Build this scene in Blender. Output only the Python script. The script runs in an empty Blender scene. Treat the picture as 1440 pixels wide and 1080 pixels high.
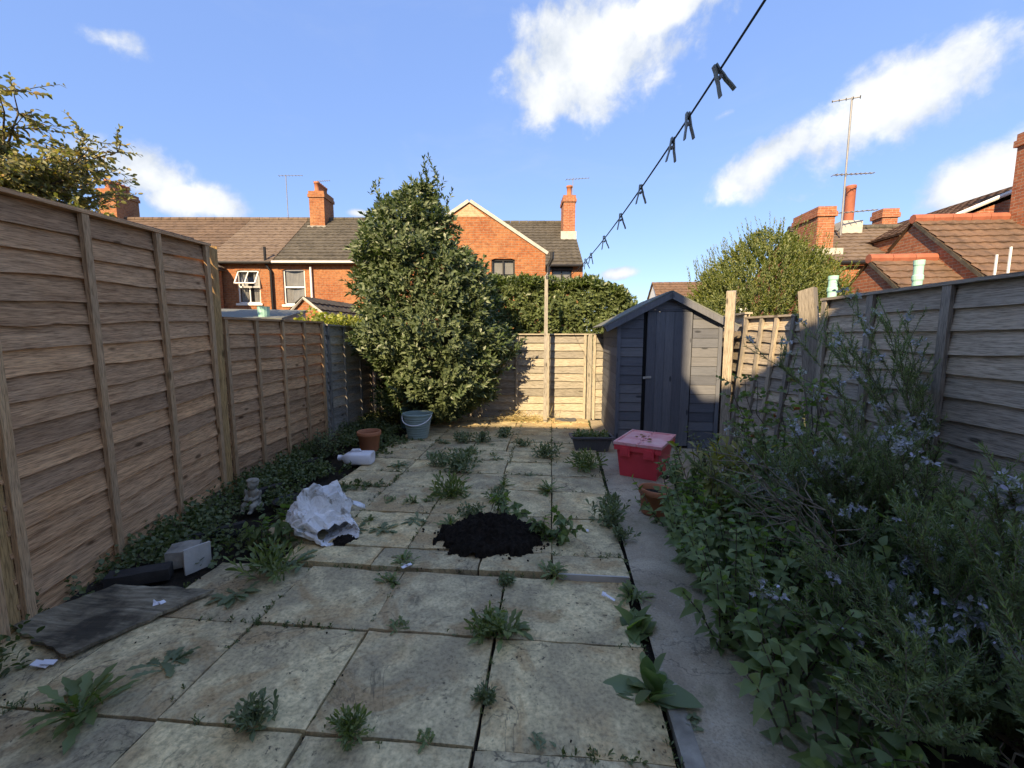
import bpy, math, random
import numpy as np
from mathutils import Vector, Matrix, Euler, noise as mn

R = math.radians
rng = np.random.default_rng(11)
random.seed(11)
scene = bpy.context.scene
col = scene.collection

# ------------------------------------------------------------------ camera
F = 605.0; CH = 1.45
PIT = math.atan(70 / F); YAW = math.atan(55 * math.cos(PIT) / F)
cam = bpy.data.cameras.new('camera'); camo = bpy.data.objects.new('camera', cam); col.objects.link(camo)
cam.sensor_width = 36; cam.lens = 36 * F / 1440; cam.clip_end = 3000; cam.clip_start = 0.05
camo.location = (0, 0, CH); camo.rotation_euler = (R(90) - PIT, 0, YAW)
scene.camera = camo

FW = np.array([-math.sin(YAW) * math.cos(PIT), math.cos(YAW) * math.cos(PIT), -math.sin(PIT)])
RT = np.array([math.cos(YAW), math.sin(YAW), 0.]); UP = np.cross(RT, FW); CC = np.array([0, 0, CH])
def ray(x, y): return FW * F + RT * (x - 720) - UP * (y - 540)
def gp(x, y, z=0.): d = ray(x, y); return CC + d * ((z - CH) / d[2])
def aty(x, y, Y): d = ray(x, y); return CC + d * (Y / d[1])
def atx(x, y, X): d = ray(x, y); return CC + d * (X / d[0])

# ------------------------------------------------------------------ sun and sky
SUN_AZ, SUN_EL = 18.0, 30.0           # light travels towards +Y, a little to +X
sd = Vector((math.sin(R(SUN_AZ)) * math.cos(R(SUN_EL)), math.cos(R(SUN_AZ)) * math.cos(R(SUN_EL)), -math.sin(R(SUN_EL))))
sl = bpy.data.lights.new('sun', 'SUN'); sl.energy = 2.0; sl.angle = R(0.6); sl.color = (1, .93, .82)
so = bpy.data.objects.new('sun', sl); col.objects.link(so); so.rotation_euler = sd.to_track_quat('-Z', 'Y').to_euler()
so.location = (-5, -12, 14)

class NT:
    """small node-graph helper"""
    def __init__(s, tree): s.t = tree; s.n = tree.nodes; s.l = tree.links
    def new(s, typ, **kw):
        n = s.n.new(typ)
        for k, v in kw.items():
            if k.startswith('_'): setattr(n, k[1:], v)
            else: n.inputs[k.replace('__', ' ')].default_value = v
        return n
    def link(s, a, b): s.l.new(a, b)
    def math(s, op, a, b=None, c=None, clamp=False):
        n = s.n.new('ShaderNodeMath'); n.operation = op; n.use_clamp = clamp
        for i, v in enumerate((a, b, c)):
            if v is None: continue
            if isinstance(v, (int, float)): n.inputs[i].default_value = v
            else: s.l.new(v, n.inputs[i])
        return n.outputs[0]
    def vmath(s, op, a, b=None):
        n = s.n.new('ShaderNodeVectorMath'); n.operation = op
        for i, v in enumerate((a, b)):
            if v is None: continue
            if isinstance(v, (tuple, list, Vector)): n.inputs[i].default_value = v
            else: s.l.new(v, n.inputs[i])
        return n.outputs['Value'] if op in ('DOT_PRODUCT', 'LENGTH') else n.outputs[0]
    def noise(s, vec, scale, detail=4, rough=.55, dist=0., out='Fac'):
        n = s.n.new('ShaderNodeTexNoise'); n.inputs['Scale'].default_value = scale; n.inputs['Detail'].default_value = detail
        n.inputs['Roughness'].default_value = rough; n.inputs['Distortion'].default_value = dist
        if vec is not None: s.l.new(vec, n.inputs['Vector'])
        return n.outputs[out]
    def ramp(s, fac, stops, interp='LINEAR'):
        n = s.n.new('ShaderNodeValToRGB'); cr = n.color_ramp; cr.interpolation = interp
        while len(cr.elements) < len(stops): cr.elements.new(.5)
        for e, (p, c) in zip(cr.elements, stops):
            e.position = p; e.color = tuple(c) + (1,) if len(c) == 3 else c
        s.l.new(fac, n.inputs[0]); return n.outputs[0]
    def mix(s, fac, a, b, mode='MIX'):
        n = s.n.new('ShaderNodeMix'); n.data_type = 'RGBA'; n.blend_type = mode
        for sock, v in ((n.inputs['Factor'], fac), (n.inputs['A'] if 0 else n.inputs[6], a), (n.inputs[7], b)):
            if isinstance(v, (int, float)): sock.default_value = v
            elif isinstance(v, (tuple, list)): sock.default_value = tuple(v) + (1,) if len(v) == 3 else v
            else: s.l.new(v, sock)
        return n.outputs[2]

world = bpy.data.worlds.new('World'); scene.world = world; world.use_nodes = True
w = NT(world.node_tree); w.n.clear()
sky = w.n.new('ShaderNodeTexSky'); sky.sky_type = 'NISHITA'; sky.sun_disc = False
sky.sun_elevation = R(SUN_EL); sky.sun_rotation = R(180 + SUN_AZ); sky.altitude = 100; sky.air_density = 1.0; sky.dust_density = .3; sky.ozone_density = 2.5
tc = w.n.new('ShaderNodeTexCoord'); dirv = tc.outputs['Generated']
dirv = w.vmath('NORMALIZE', dirv)
cn1 = w.noise(dirv, 5.5, 9, .6, .3); cn2 = w.noise(dirv, 2.3, 6, .6)
def cloud(cx, cy, ang, ha, hb, soft=1.0, camspace=True):
    """an elliptical cloud bank round a direction; ha, hb half sizes as tangents"""
    d = Vector(ray(cx, cy)).normalized() if camspace else Vector((cx[0], cx[1], cx[2])).normalized()
    rt = d.cross(Vector((0, 0, 1))).normalized(); up = rt.cross(d)
    e1 = rt * math.cos(R(ang)) + up * math.sin(R(ang)); e2 = -rt * math.sin(R(ang)) + up * math.cos(R(ang))
    a = w.math('DIVIDE', w.vmath('DOT_PRODUCT', dirv, e1), ha * .88)
    b = w.math('DIVIDE', w.vmath('DOT_PRODUCT', dirv, e2), hb * .85)
    r2 = w.math('ADD', w.math('MULTIPLY', a, a), w.math('MULTIPLY', b, b))
    facing = w.math('GREATER_THAN', w.vmath('DOT_PRODUCT', dirv, d), 0.)
    m = w.math('SUBTRACT', 1.0, w.math('SQRT', r2))
    m = w.math('MULTIPLY', w.math('MAXIMUM', m, -1.), 1.0)
    m = w.math('SUBTRACT', w.math('ADD', m, 2.0), 2.0)
    m = w.math('MULTIPLY_ADD', w.math('ADD', m, 1.0), facing, -1.0)
    return m
cl = [cloud(830, 85, 14, .20, .115), cloud(775, 125, 60, .11, .075), cloud(930, 15, 20, .12, .05),
      cloud(1240, 145, 24, .19, .075), cloud(1080, 225, 32, .16, .055), cloud(1405, 245, 18, .11, .055),
      cloud(205, 245, -8, .085, .05), cloud(265, 280, 0, .09, .042), cloud(870, 385, 5, .05, .016), cloud(505, 300, 0, .03, .012)]
faint = [cloud(150, 55, 0, .16, .05), cloud(580, 5, 0, .10, .03), cloud(330, 70, 20, .08, .04), cloud(1020, 160, 15, .12, .03), cloud(980, 60, 60, .1, .05)]
cl += [w.math('SUBTRACT', c, .98) for c in faint]
rr = random.Random(4)
for k in range(24):                    # the same broken cloud goes on round the rest of the sky
    az = R(62 + k * 10.3 + rr.uniform(-5, 5)); el = R(rr.uniform(10, 75))
    v = (math.sin(az) * math.cos(el), math.cos(az) * math.cos(el), math.sin(el))
    cl.append(cloud(v, 0, rr.uniform(0, 40), rr.uniform(.12, .28), rr.uniform(.06, .13), camspace=False))
m = cl[0]
for c in cl[1:]: m = w.math('MAXIMUM', m, c)
cn3 = w.noise(dirv, 17, 7, .62, .2)
nz = w.math('ADD', w.math('MULTIPLY', w.math('SUBTRACT', cn1, .5), 2.0), w.math('MULTIPLY', w.math('SUBTRACT', cn3, .5), 1.1))
dens = w.math('ADD', m, nz)
alpha = w.n.new('ShaderNodeMapRange'); alpha.interpolation_type = 'SMOOTHSTEP'
alpha.inputs[1].default_value = -.12; alpha.inputs[2].default_value = .5; w.link(dens, alpha.inputs[0])
wisp = w.n.new('ShaderNodeMapRange'); wisp.interpolation_type = 'SMOOTHSTEP'
sv = w.vmath('MULTIPLY', dirv, (1., 1., 2.4))
w.link(w.noise(sv, 2.1, 8, .62, .8), wisp.inputs[0]); wisp.inputs[1].default_value = .5; wisp.inputs[2].default_value = .85; wisp.inputs[4].default_value = .22
al = w.math('MAXIMUM', w.math('MULTIPLY', alpha.outputs[0], .93), wisp.outputs[0])
shade = w.n.new('ShaderNodeMapRange'); w.link(w.math('ADD', w.math('MULTIPLY', w.noise(dirv, 6.5, 5, .6), .75), w.math('MULTIPLY', dens, .22)), shade.inputs[0])
shade.inputs[1].default_value = .36; shade.inputs[2].default_value = .84
ccol = w.mix(shade.outputs[0], (.95, 1.3, 2.0), (2.2, 2.65, 3.5))
skc = w.mix(.80, w.mix(1., sky.outputs[0], (.62, .80, 1.), 'MULTIPLY'), (.24, .60, 1.95))
fin = w.mix(al, skc, ccol)
bg = w.n.new('ShaderNodeBackground'); bg.inputs[1].default_value = .14; w.link(fin, bg.inputs[0])
wo = w.n.new('ShaderNodeOutputWorld'); w.link(bg.outputs[0], wo.inputs[0])

scene.view_settings.view_transform = 'Standard'; scene.view_settings.look = 'None'
scene.view_settings.gamma = 1; scene.view_settings.use_curve_mapping = False
scene.view_settings.exposure = 2.15
scene.view_settings.use_white_balance = True; scene.view_settings.white_balance_temperature = 10500   # phone white balance, set for the shade
cy = scene.cycles; cy.max_bounces = 7; cy.diffuse_bounces = 5; cy.glossy_bounces = 3; cy.transmission_bounces = 4; cy.transparent_max_bounces = 6

# ------------------------------------------------------------------ object helpers
def tag(o, label=None, cat=None, group=None, kind=None):
    for k, v in (('label', label), ('category', cat), ('group', group), ('kind', kind)):
        if v: o[k] = v
    return o
def empty(name, loc=(0, 0, 0), rot=(0, 0, 0), parent=None):
    o = bpy.data.objects.new(name, None); col.objects.link(o); o.location = loc; o.rotation_euler = rot
    o.empty_display_size = .1
    if parent: o.parent = parent
    return o
def link_mesh(name, me, parent=None, loc=None, rot=None):
    o = bpy.data.objects.new(name, me); col.objects.link(o)
    if parent: o.parent = parent
    if loc is not None: o.location = loc
    if rot is not None: o.rotation_euler = rot
    return o

class MB:
    def __init__(s): s.v = []; s.f = []
    def add(s, vs, fs):
        b = len(s.v); s.v += [tuple(map(float, p)) for p in vs]; s.f += [tuple(i + b for i in f) for f in fs]; return s
    def box(s, x0, x1, y0, y1, z0, z1, M=None, taper=1.0):
        cx, cy = (x0 + x1) / 2, (y0 + y1) / 2
        vs = [(x0, y0, z0), (x1, y0, z0), (x1, y1, z0), (x0, y1, z0)] + [(cx + (x - cx) * taper, cy + (y - cy) * taper, z1) for x, y in ((x0, y0), (x1, y0), (x1, y1), (x0, y1))]
        if M is not None: vs = [M @ Vector(p) for p in vs]
        return s.add(vs, [(3, 2, 1, 0), (4, 5, 6, 7), (0, 1, 5, 4), (1, 2, 6, 5), (2, 3, 7, 6), (3, 0, 4, 7)])
    def cbox(s, c, d, rot=(0, 0, 0)):
        M = Matrix.Translation(c) @ Euler(rot).to_matrix().to_4x4()
        return s.box(-d[0] / 2, d[0] / 2, -d[1] / 2, d[1] / 2, -d[2] / 2, d[2] / 2, M)
    def quad(s, a, b, c, d): return s.add([a, b, c, d], [(0, 1, 2, 3)])
    def tube(s, pts, rad, n=8, caps=True):
        pts = [Vector(p) for p in pts]
        if isinstance(rad, (int, float)): rad = [rad] * len(pts)
        vs = []; prev = None
        for i, p in enumerate(pts):
            t = (pts[min(i + 1, len(pts) - 1)] - pts[max(i - 1, 0)]).normalized()
            if prev is None:
                a = Vector((0, 0, 1)) if abs(t.z) < .9 else Vector((1, 0, 0)); u = t.cross(a).normalized()
            else:
                u = (prev - t * prev.dot(t)).normalized()
            prev = u; v = t.cross(u)
            for k in range(n):
                a = 2 * math.pi * k / n; vs.append(p + (u * math.cos(a) + v * math.sin(a)) * rad[i])
        fs = [(i * n + k, i * n + (k + 1) % n, (i + 1) * n + (k + 1) % n, (i + 1) * n + k) for i in range(len(pts) - 1) for k in range(n)]
        if caps: fs += [tuple(range(n))[::-1], tuple(range((len(pts) - 1) * n, len(pts) * n))]
        return s.add(vs, fs)
    def lathe(s, prof, n=24, c=(0, 0, 0), M=None):
        vs = []
        for r, z in prof:
            for k in range(n):
                a = 2 * math.pi * k / n; p = Vector((c[0] + r * math.cos(a), c[1] + r * math.sin(a), c[2] + z))
                vs.append(M @ p if M is not None else p)
        m = len(prof)
        fs = [(i * n + k, i * n + (k + 1) % n, (i + 1) * n + (k + 1) % n, (i + 1) * n + k) for i in range(m - 1) for k in range(n)]
        return s.add(vs, fs)
    def ellipsoid(s, c, r, rot=(0, 0, 0), nu=14, nv=9):
        M = Matrix.Translation(c) @ Euler(rot).to_matrix().to_4x4() @ Matrix.Diagonal((r[0], r[1], r[2], 1))
        prof = [(max(math.sin(math.pi * i / nv), .002), -math.cos(math.pi * i / nv)) for i in range(nv + 1)]
        return s.lathe(prof, nu, M=M)
    def mesh(s, name, mat, smooth=False):
        me = bpy.data.meshes.new(name); me.from_pydata(s.v, [], s.f)
        uv = me.uv_layers.new(name='UV')
        me.update()
        nl = len(me.loops); co = np.empty(len(me.vertices) * 3); me.vertices.foreach_get('co', co); co = co.reshape(-1, 3)
        vi = np.empty(nl, np.int32); me.loops.foreach_get('vertex_index', vi)
        pn = np.empty(len(me.polygons) * 3); me.polygons.foreach_get('normal', pn); pn = np.abs(pn.reshape(-1, 3))
        lt = np.empty(len(me.polygons), np.int32); me.polygons.foreach_get('loop_total', lt)
        ax = np.repeat(np.argmax(pn, 1), lt); P = co[vi]
        u = np.where(ax == 0, P[:, 1], P[:, 0]); v = np.where(ax == 2, P[:, 1], P[:, 2])
        uv.data.foreach_set('uv', np.stack([u, v], 1).ravel().astype(np.float32))
        if smooth: me.polygons.foreach_set('use_smooth', [True] * len(me.polygons))
        me.materials.append(mat); me.update(); return me
    def build(s, name, mat, parent=None, smooth=False, loc=None, rot=None):
        return link_mesh(name, s.mesh(name, mat, smooth), parent, loc, rot)

# vectorised leaves -------------------------------------------------
def nrm(a): return a / np.maximum(np.linalg.norm(a, axis=-1, keepdims=True), 1e-9)
def rvec(n): return nrm(rng.normal(size=(n, 3)))
DIAMOND = ((0, .08), (.45, 1.), (1, .02))
OVAL = ((0, .12), (.25, .8), (.55, 1.), (.82, .6), (1, .03))
NETTLE = ((0, .25), (.18, 1.), (.42, .85), (.72, .45), (1, .02))
LANCE = ((0, .2), (.3, .55), (.62, 1.), (.85, .7), (1, .05))
JAG = ((0, .15), (.14, .4), (.2, .22), (.34, .75), (.41, .4), (.56, 1.), (.64, .6), (.8, .95), (1, .04))
NEEDLE = ((0, .7), (.6, 1.), (1, .15))
class LB:
    def __init__(s): s.V = []; s.Fc = []; s.n = 0
    def add(s, B, D, N, l, w, droop=0., prof=DIAMOND, fold=.25):
        n = len(B); D = nrm(D); S = nrm(np.cross(D, N)); N = nrm(np.cross(S, D))
        l = np.broadcast_to(l, n).reshape(n, 1); w = np.broadcast_to(w, n).reshape(n, 1); droop = np.broadcast_to(droop, n).reshape(n, 1)
        rows = []
        for t, wd in prof:
            c = B + D * l * t; c = c - np.array([0, 0, 1.]) * (droop * l * t * t)
            rows += [c + S * w * wd * .5 + N * w * wd * fold * .5, c, c - S * w * wd * .5 + N * w * wd * fold * .5]
        k = len(rows); V = np.stack(rows, 1).reshape(-1, 3)
        base = (np.arange(n) * k + s.n)[:, None]
        fs = []
        for i in range(len(prof) - 1):
            a = 3 * i
            fs += [[a, a + 1, a + 4, a + 3], [a + 1, a + 2, a + 5, a + 4]]
        Fc = (base[:, :, None] + np.array(fs)[None]).reshape(-1, 4) if False else (np.array(fs)[None] + base[:, :, None]).reshape(-1, 4)
        s.V.append(V); s.Fc.append(Fc); s.n += n * k; return s
    def mesh(s, name, mat):
        V = np.concatenate(s.V); Fc = np.concatenate(s.Fc); me = bpy.data.meshes.new(name)
        me.vertices.add(len(V)); me.vertices.foreach_set('co', V.astype(np.float32).ravel())
        me.loops.add(Fc.size); me.loops.foreach_set('vertex_index', Fc.astype(np.int32).ravel())
        me.polygons.add(len(Fc)); me.polygons.foreach_set('loop_start', np.arange(0, Fc.size, 4, dtype=np.int32))
        me.polygons.foreach_set('use_smooth', np.ones(len(Fc), bool))
        me.update(calc_edges=True); me.materials.append(mat); return me
    def build(s, name, mat, parent=None, loc=None, rot=None): return link_mesh(name, s.mesh(name, mat), parent, loc, rot)
    def sprigs(s, P, A, slen, n, l, w, opening=55, droop=.1, prof=DIAMOND, jit=.25, start=.05, pairs=False, fold=.25, taper=0.):
        """n leaves round each of the m twigs that start at P and run along A"""
        m = len(P); A = nrm(A); slen = np.broadcast_to(slen, m)
        ref = np.where(np.abs(A[:, 2:3]) < .9, np.array([[0, 0, 1.]]), np.array([[1., 0, 0]]))
        U = nrm(np.cross(A, ref)); W = np.cross(A, U)
        k = np.arange(n)
        t = (start + (1 - start) * ((k // 2) * 2 if pairs else k) / max(n - 1, 1))
        ph = (k % 2) * math.pi + (k // 2) * math.pi / 2 if pairs else k * 2.39996
        ph = ph[None] + rng.uniform(0, 6.28, (m, 1)) + rng.normal(0, jit, (m, n))
        B = P[:, None] + A[:, None] * (slen[:, None] * t[None])[..., None]
        rad = U[:, None] * np.cos(ph)[..., None] + W[:, None] * np.sin(ph)[..., None]
        op = np.radians(opening * (1 - .45 * t))[None] + rng.normal(0, jit * .6, (m, n))
        D = A[:, None] * np.cos(op)[..., None] + rad * np.sin(op)[..., None]
        N = A[:, None] * np.sin(op)[..., None] - rad * np.cos(op)[..., None] + rng.normal(0, jit, (m, n, 3))
        sc = rng.uniform(.7, 1.15, (m, n)) * (1 - taper * t[None])
        return s.add(B.reshape(-1, 3), D.reshape(-1, 3), N.reshape(-1, 3), (l * sc).ravel(), (w * sc).ravel(), droop, prof, fold)

# ------------------------------------------------------------------ materials
MATS = {}
def new_mat(name):
    m = bpy.data.materials.new(name); m.use_nodes = True; t = NT(m.node_tree); MATS[name] = m
    b = t.n['Principled BSDF']; b.inputs['Specular IOR Level'].default_value = .3
    return m, t, b
def obj_vec(t, scale=(1, 1, 1), rand=True):
    c = t.n.new('ShaderNodeTexCoord'); v = c.outputs['Object']
    if rand:
        oi = t.n.new('ShaderNodeObjectInfo'); r = t.vmath('MULTIPLY', oi.outputs['Random'], (37., 53., 71.))
        v = t.vmath('ADD', v, r)
    return t.vmath('MULTIPLY', v, scale)
def bump(t, b, h, strength=.4, dist=.01):
    n = t.n.new('ShaderNodeBump'); n.inputs['Strength'].default_value = strength; n.inputs['Distance'].default_value = dist
    t.link(h, n.inputs['Height']); t.link(n.outputs[0], b.inputs['Normal'])
def simple(name, c1, c2=None, scale=6, rough=.8, bmp=.25, spec=.3, dist=.006, detail=6):
    m, t, b = new_mat(name); c2 = c2 or tuple(x * .65 for x in c1)
    v = obj_vec(t); f = t.noise(v, scale, detail, .6)
    t.link(t.ramp(f, [(.3, c2), (.7, c1)]), b.inputs['Base Color']); b.inputs['Roughness'].default_value = rough
    b.inputs['Specular IOR Level'].default_value = spec
    if bmp: bump(t, b, t.noise(v, scale * 6, 4, .6), bmp, dist)
    return m
def wood(name, light, dark, grey=None, greyamt=.5, axis='x', rough=.85, wear=.8):
    m, t, b = new_mat(name)
    st = {'x': (.9, 14, 14), 'z': (14, 14, .9)}[axis]
    v = obj_vec(t, st); v0 = obj_vec(t)
    grain = t.noise(v, 3.2, 8, .65, .6)
    fine = t.noise(v, 14, 5, .6)
    c = t.ramp(grain, [(.25, dark), (.5, tuple((a + d) / 2 for a, d in zip(light, dark))), (.72, light)])
    if grey:
        pat = t.ramp(t.noise(v0, 2.2, 5, .6), [(.5 - greyamt * .35, (0, 0, 0)), (.62, (1, 1, 1))])
        c = t.mix(t.math('MULTIPLY', pat, greyamt), c, grey)
    oi = t.n.new('ShaderNodeObjectInfo')
    c = t.mix(1.0, c, t.ramp(oi.outputs['Random'], [(0, (.72, .72, .74)), (.5, (1, 1, 1)), (1, (1.22, 1.16, 1.08))]), 'MULTIPLY')
    # knots
    kv = obj_vec(t, (3.2, 9, 9) if axis == 'x' else (9, 9, 3.2))
    vo = t.n.new('ShaderNodeTexVoronoi'); t.link(kv, vo.inputs['Vector']); vo.inputs['Scale'].default_value = .8
    k = t.ramp(vo.outputs['Distance'], [(.07, (1, 1, 1)), (.13, (0, 0, 0))])
    c = t.mix(t.math('MULTIPLY', k, .85), c, tuple(x * .35 for x in dark))
    streak = t.ramp(fine, [(.36, (.42, .40, .38)), (.5, (.9, .9, .9)), (.62, (1.12, 1.1, 1.08))])
    c = t.mix(wear, c, t.mix(1., c, streak, 'MULTIPLY'))
    t.link(c, b.inputs['Base Color']); b.inputs['Roughness'].default_value = rough; b.inputs['Specular IOR Level'].default_value = .06
    bump(t, b, t.math('ADD', grain, t.math('MULTIPLY', fine, .5)), .5, .006)
    return m
def leafmat(name, stops, trans=.3, rough=.45, spec=.4):
    m, t, b = new_mat(name)
    g = t.n.new('ShaderNodeNewGeometry'); v = obj_vec(t)
    f = t.math('ADD', t.math('MULTIPLY', g.outputs['Random Per Island'], .75), t.math('MULTIPLY', t.noise(v, 2.5, 2), .3))
    c = t.ramp(f, stops); c = t.mix(t.math('MULTIPLY', g.outputs['Backfacing'], .45), c, (.17, .2, .11))
    t.link(c, b.inputs['Base Color']); b.inputs['Roughness'].default_value = rough; b.inputs['Specular IOR Level'].default_value = spec
    tr = t.n.new('ShaderNodeBsdfTranslucent'); t.link(t.mix(1., c, (1.3, 1.5, .5), 'MULTIPLY'), tr.inputs[0])
    mx = t.n.new('ShaderNodeMixShader'); mx.inputs[0].default_value = trans
    t.link(b.outputs[0], mx.inputs[1]); t.link(tr.outputs[0], mx.inputs[2]); t.link(mx.outputs[0], t.n['Material Output'].inputs[0])
    return m
def brickmat(name, c1, c2, mortar, scale=1.0, pale=.5):
    m, t, b = new_mat(name)
    uv = t.n.new('ShaderNodeUVMap'); uv.uv_map = 'UV'
    br = t.n.new('ShaderNodeTexBrick'); t.link(uv.outputs[0], br.inputs['Vector'])
    br.inputs['Scale'].default_value = 1; br.inputs['Brick Width'].default_value = .225; br.inputs['Row Height'].default_value = .075
    br.inputs['Mortar Size'].default_value = .008; br.inputs['Mortar Smooth'].default_value = .3; br.inputs['Bias'].default_value = -.1
    br.inputs['Color1'].default_value = c1 + (1,); br.inputs['Color2'].default_value = c2 + (1,); br.inputs['Mortar'].default_value = mortar + (1,)
    n1 = t.noise(uv.outputs[0], 1.1, 6, .62); n2 = t.noise(uv.outputs[0], 9, 4, .6)
    c = t.mix(t.ramp(n1, [(.38, (0, 0, 0)), (.72, (pale,) * 3)]), br.outputs['Color'], (.48, .25, .125))
    c = t.mix(t.ramp(n2, [(.3, (.55,) * 3), (.55, (0, 0, 0))]), c, tuple(x * .5 for x in c2))
    t.link(c, b.inputs['Base Color']); b.inputs['Roughness'].default_value = .9
    bump(t, b, t.math('ADD', t.math('MULTIPLY', br.outputs['Fac'], -1.), t.math('MULTIPLY', n2, .5)), .5, .01)
    return m
def slabmat(name, base, dark, brown):
    m, t, b = new_mat(name); v = obj_vec(t)
    big = t.noise(v, 2.2, 7, .65, .5); mid = t.noise(v, 9, 6, .65, 1.2); fine = t.noise(v, 60, 3, .6)
    c = t.ramp(mid, [(.3, tuple(x * .62 for x in base)), (.55, base), (.75, tuple(min(x * 1.22, 1) for x in base))])
    c = t.mix(t.ramp(t.noise(v, 3.1, 5, .6, .8), [(.5, (0, 0, 0)), (.68, (.75,) * 3)]), c, brown)
    c = t.mix(t.ramp(big, [(.40, (.92,) * 3), (.57, (0, 0, 0))]), c, dark)
    c = t.mix(t.ramp(t.noise(v, 1.3, 6, .7, 1.5), [(.52, (0, 0, 0)), (.6, (.7,) * 3)]), c, tuple(x * .8 for x in brown))
    sp = t.ramp(t.noise(v, 34, 4, .7), [(.6, (0, 0, 0)), (.68, (1, 1, 1))]); sp = t.math('MULTIPLY', sp, t.ramp(t.noise(v, 1.6, 3), [(.4, (0, 0, 0)), (.62, (.9,) * 3)]))
    c = t.mix(sp, c, (.035, .034, .03))
    gm = t.ramp(t.noise(v, 2.7, 6, .7), [(.58, (0, 0, 0)), (.75, (.45,) * 3)])
    c = t.mix(gm, c, (.16, .17, .06))
    c = t.mix(.65, c, t.mix(1., c, t.ramp(fine, [(.3, (.45,) * 3), (.5, (.95,) * 3), (.68, (1.2,) * 3)]), 'MULTIPLY'))
    rv = t.math('ABSOLUTE', t.math('SUBTRACT', t.noise(v, 3.4, 6, .55, .9), .5))
    c = t.mix(t.math('MULTIPLY', t.ramp(rv, [(.004, (1, 1, 1)), (.014, (0, 0, 0))]), t.ramp(t.noise(v, 2.1, 3), [(.45, (0, 0, 0)), (.6, (.65,) * 3)])), c, (.10, .085, .06))
    oi = t.n.new('ShaderNodeObjectInfo'); c = t.mix(1., c, t.ramp(oi.outputs['Random'], [(0, (.8, .8, .82)), (1, (1.12, 1.08, 1.0))]), 'MULTIPLY')
    t.link(c, b.inputs['Base Color']); b.inputs['Roughness'].default_value = .88
    bump(t, b, t.math('ADD', t.math('MULTIPLY', mid, 1.), t.math('MULTIPLY', fine, .25)), .55, .012)
    return m

M_slab = slabmat('riven_paving', (.78, .635, .375), (.40, .325, .205), (.56, .36, .18))
M_concrete, t_, b_ = new_mat('path_concrete')
v_ = obj_vec(t_)
c_ = t_.ramp(t_.noise(v_, 2.6, 8, .68, .6), [(.3, (.27, .215, .155)), (.52, (.42, .345, .25)), (.72, (.55, .46, .34))])
c_ = t_.mix(t_.ramp(t_.noise(v_, 90, 3, .7), [(.35, (.5,) * 3), (.52, (0, 0, 0))]), c_, (.17, .14, .105))
c_ = t_.mix(t_.ramp(t_.noise(v_, 45, 4, .7), [(.6, (0, 0, 0)), (.68, (.6,) * 3)]), c_, (.45, .42, .36))
c_ = t_.mix(t_.ramp(t_.noise(v_, 4.3, 6, .7), [(.55, (0, 0, 0)), (.7, (.6,) * 3)]), c_, (.10, .105, .05))
vo_ = t_.n.new('ShaderNodeTexVoronoi'); vo_.feature = 'DISTANCE_TO_EDGE'; vo_.inputs['Scale'].default_value = 1.3
t_.link(t_.vmath('ADD', v_, t_.vmath('MULTIPLY', t_.noise(v_, 5, 5, .6, out='Color'), (.35, .35, .35))), vo_.inputs['Vector'])
c_ = t_.mix(t_.ramp(vo_.outputs['Distance'], [(.003, (.45,) * 3), (.008, (0, 0, 0))]), c_, (.04, .036, .03))
t_.link(c_, b_.inputs['Base Color']); b_.inputs['Roughness'].default_value = .93
bump(t_, b_, t_.math('ADD', t_.noise(v_, 70, 4, .7), t_.noise(v_, 9, 5, .6)), .7, .008)
M_soil = simple('soil', (.05, .04, .03), (.022, .018, .014), 14, .97, .9, .1, .03)
M_ground = simple('garden_ground', (.11, .12, .05), (.07, .06, .035), 3, .95, .6)
M_compost = simple('black_compost', (.042, .032, .025), (.014, .011, .009), 40, .95, 1., .12, .02)
M_fbrown = wood('fence_brown', (.83, .475, .262), (.30, .148, .079), (.55, .36, .23), .35)
M_fbatten = wood('fence_batten_brown', (.74, .46, .26), (.44, .25, .13), (.48, .34, .23), .35, 'z')
M_fpost = wood('fence_post_fresh', (.60, .38, .18), (.36, .215, .10), (.3, .22, .14), .3, 'z')
M_fgrey = wood('fence_weathered', (.58, .53, .46), (.30, .27, .235), (.45, .42, .38), .6)
M_fgreyz = wood('fence_weathered_upright', (.44, .41, .36), (.23, .21, .185), (.33, .31, .28), .6, 'z')
M_fpale = wood('fence_pale', (.43, .395, .33), (.26, .232, .188), (.37, .345, .30), .6)
M_fpalez = wood('fence_pale_upright', (.43, .395, .33), (.26, .232, .188), (.37, .345, .30), .6, 'z')
M_fdark = wood('fence_dark_weathered', (.63, .54, .43), (.24, .195, .15), (.48, .415, .34), .5)
M_fdarkz = wood('fence_dark_upright', (.48, .42, .345), (.23, .2, .165), (.36, .325, .28), .5, 'z')
M_shed = wood('shed_slate_paint', (.155, .165, .19), (.11, .118, .138), (.175, .185, .205), .3, 'x', .8, .25)
M_shedz = wood('shed_slate_paint_upright', (.155, .165, .19), (.11, .118, .138), (.175, .185, .205), .3, 'z', .8, .25)
M_felt = simple('roofing_felt', (.20, .21, .19), (.13, .14, .125), 18, .9, .5)
M_dark = simple('dark_inside', (.01, .01, .01), None, 5, .9, 0)  # near-black colour stands in for the shade of closed interiors
M_brickL = brickmat('orange_brick', (.37, .115, .044), (.25, .07, .031), (.28, .2, .138))
M_brickR = brickmat('red_brick', (.42, .14, .07), (.30, .085, .045), (.36, .27, .2), pale=.2)
M_brickPale = brickmat('pale_brick', (.55, .40, .26), (.45, .3, .18), (.5, .42, .32))
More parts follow.
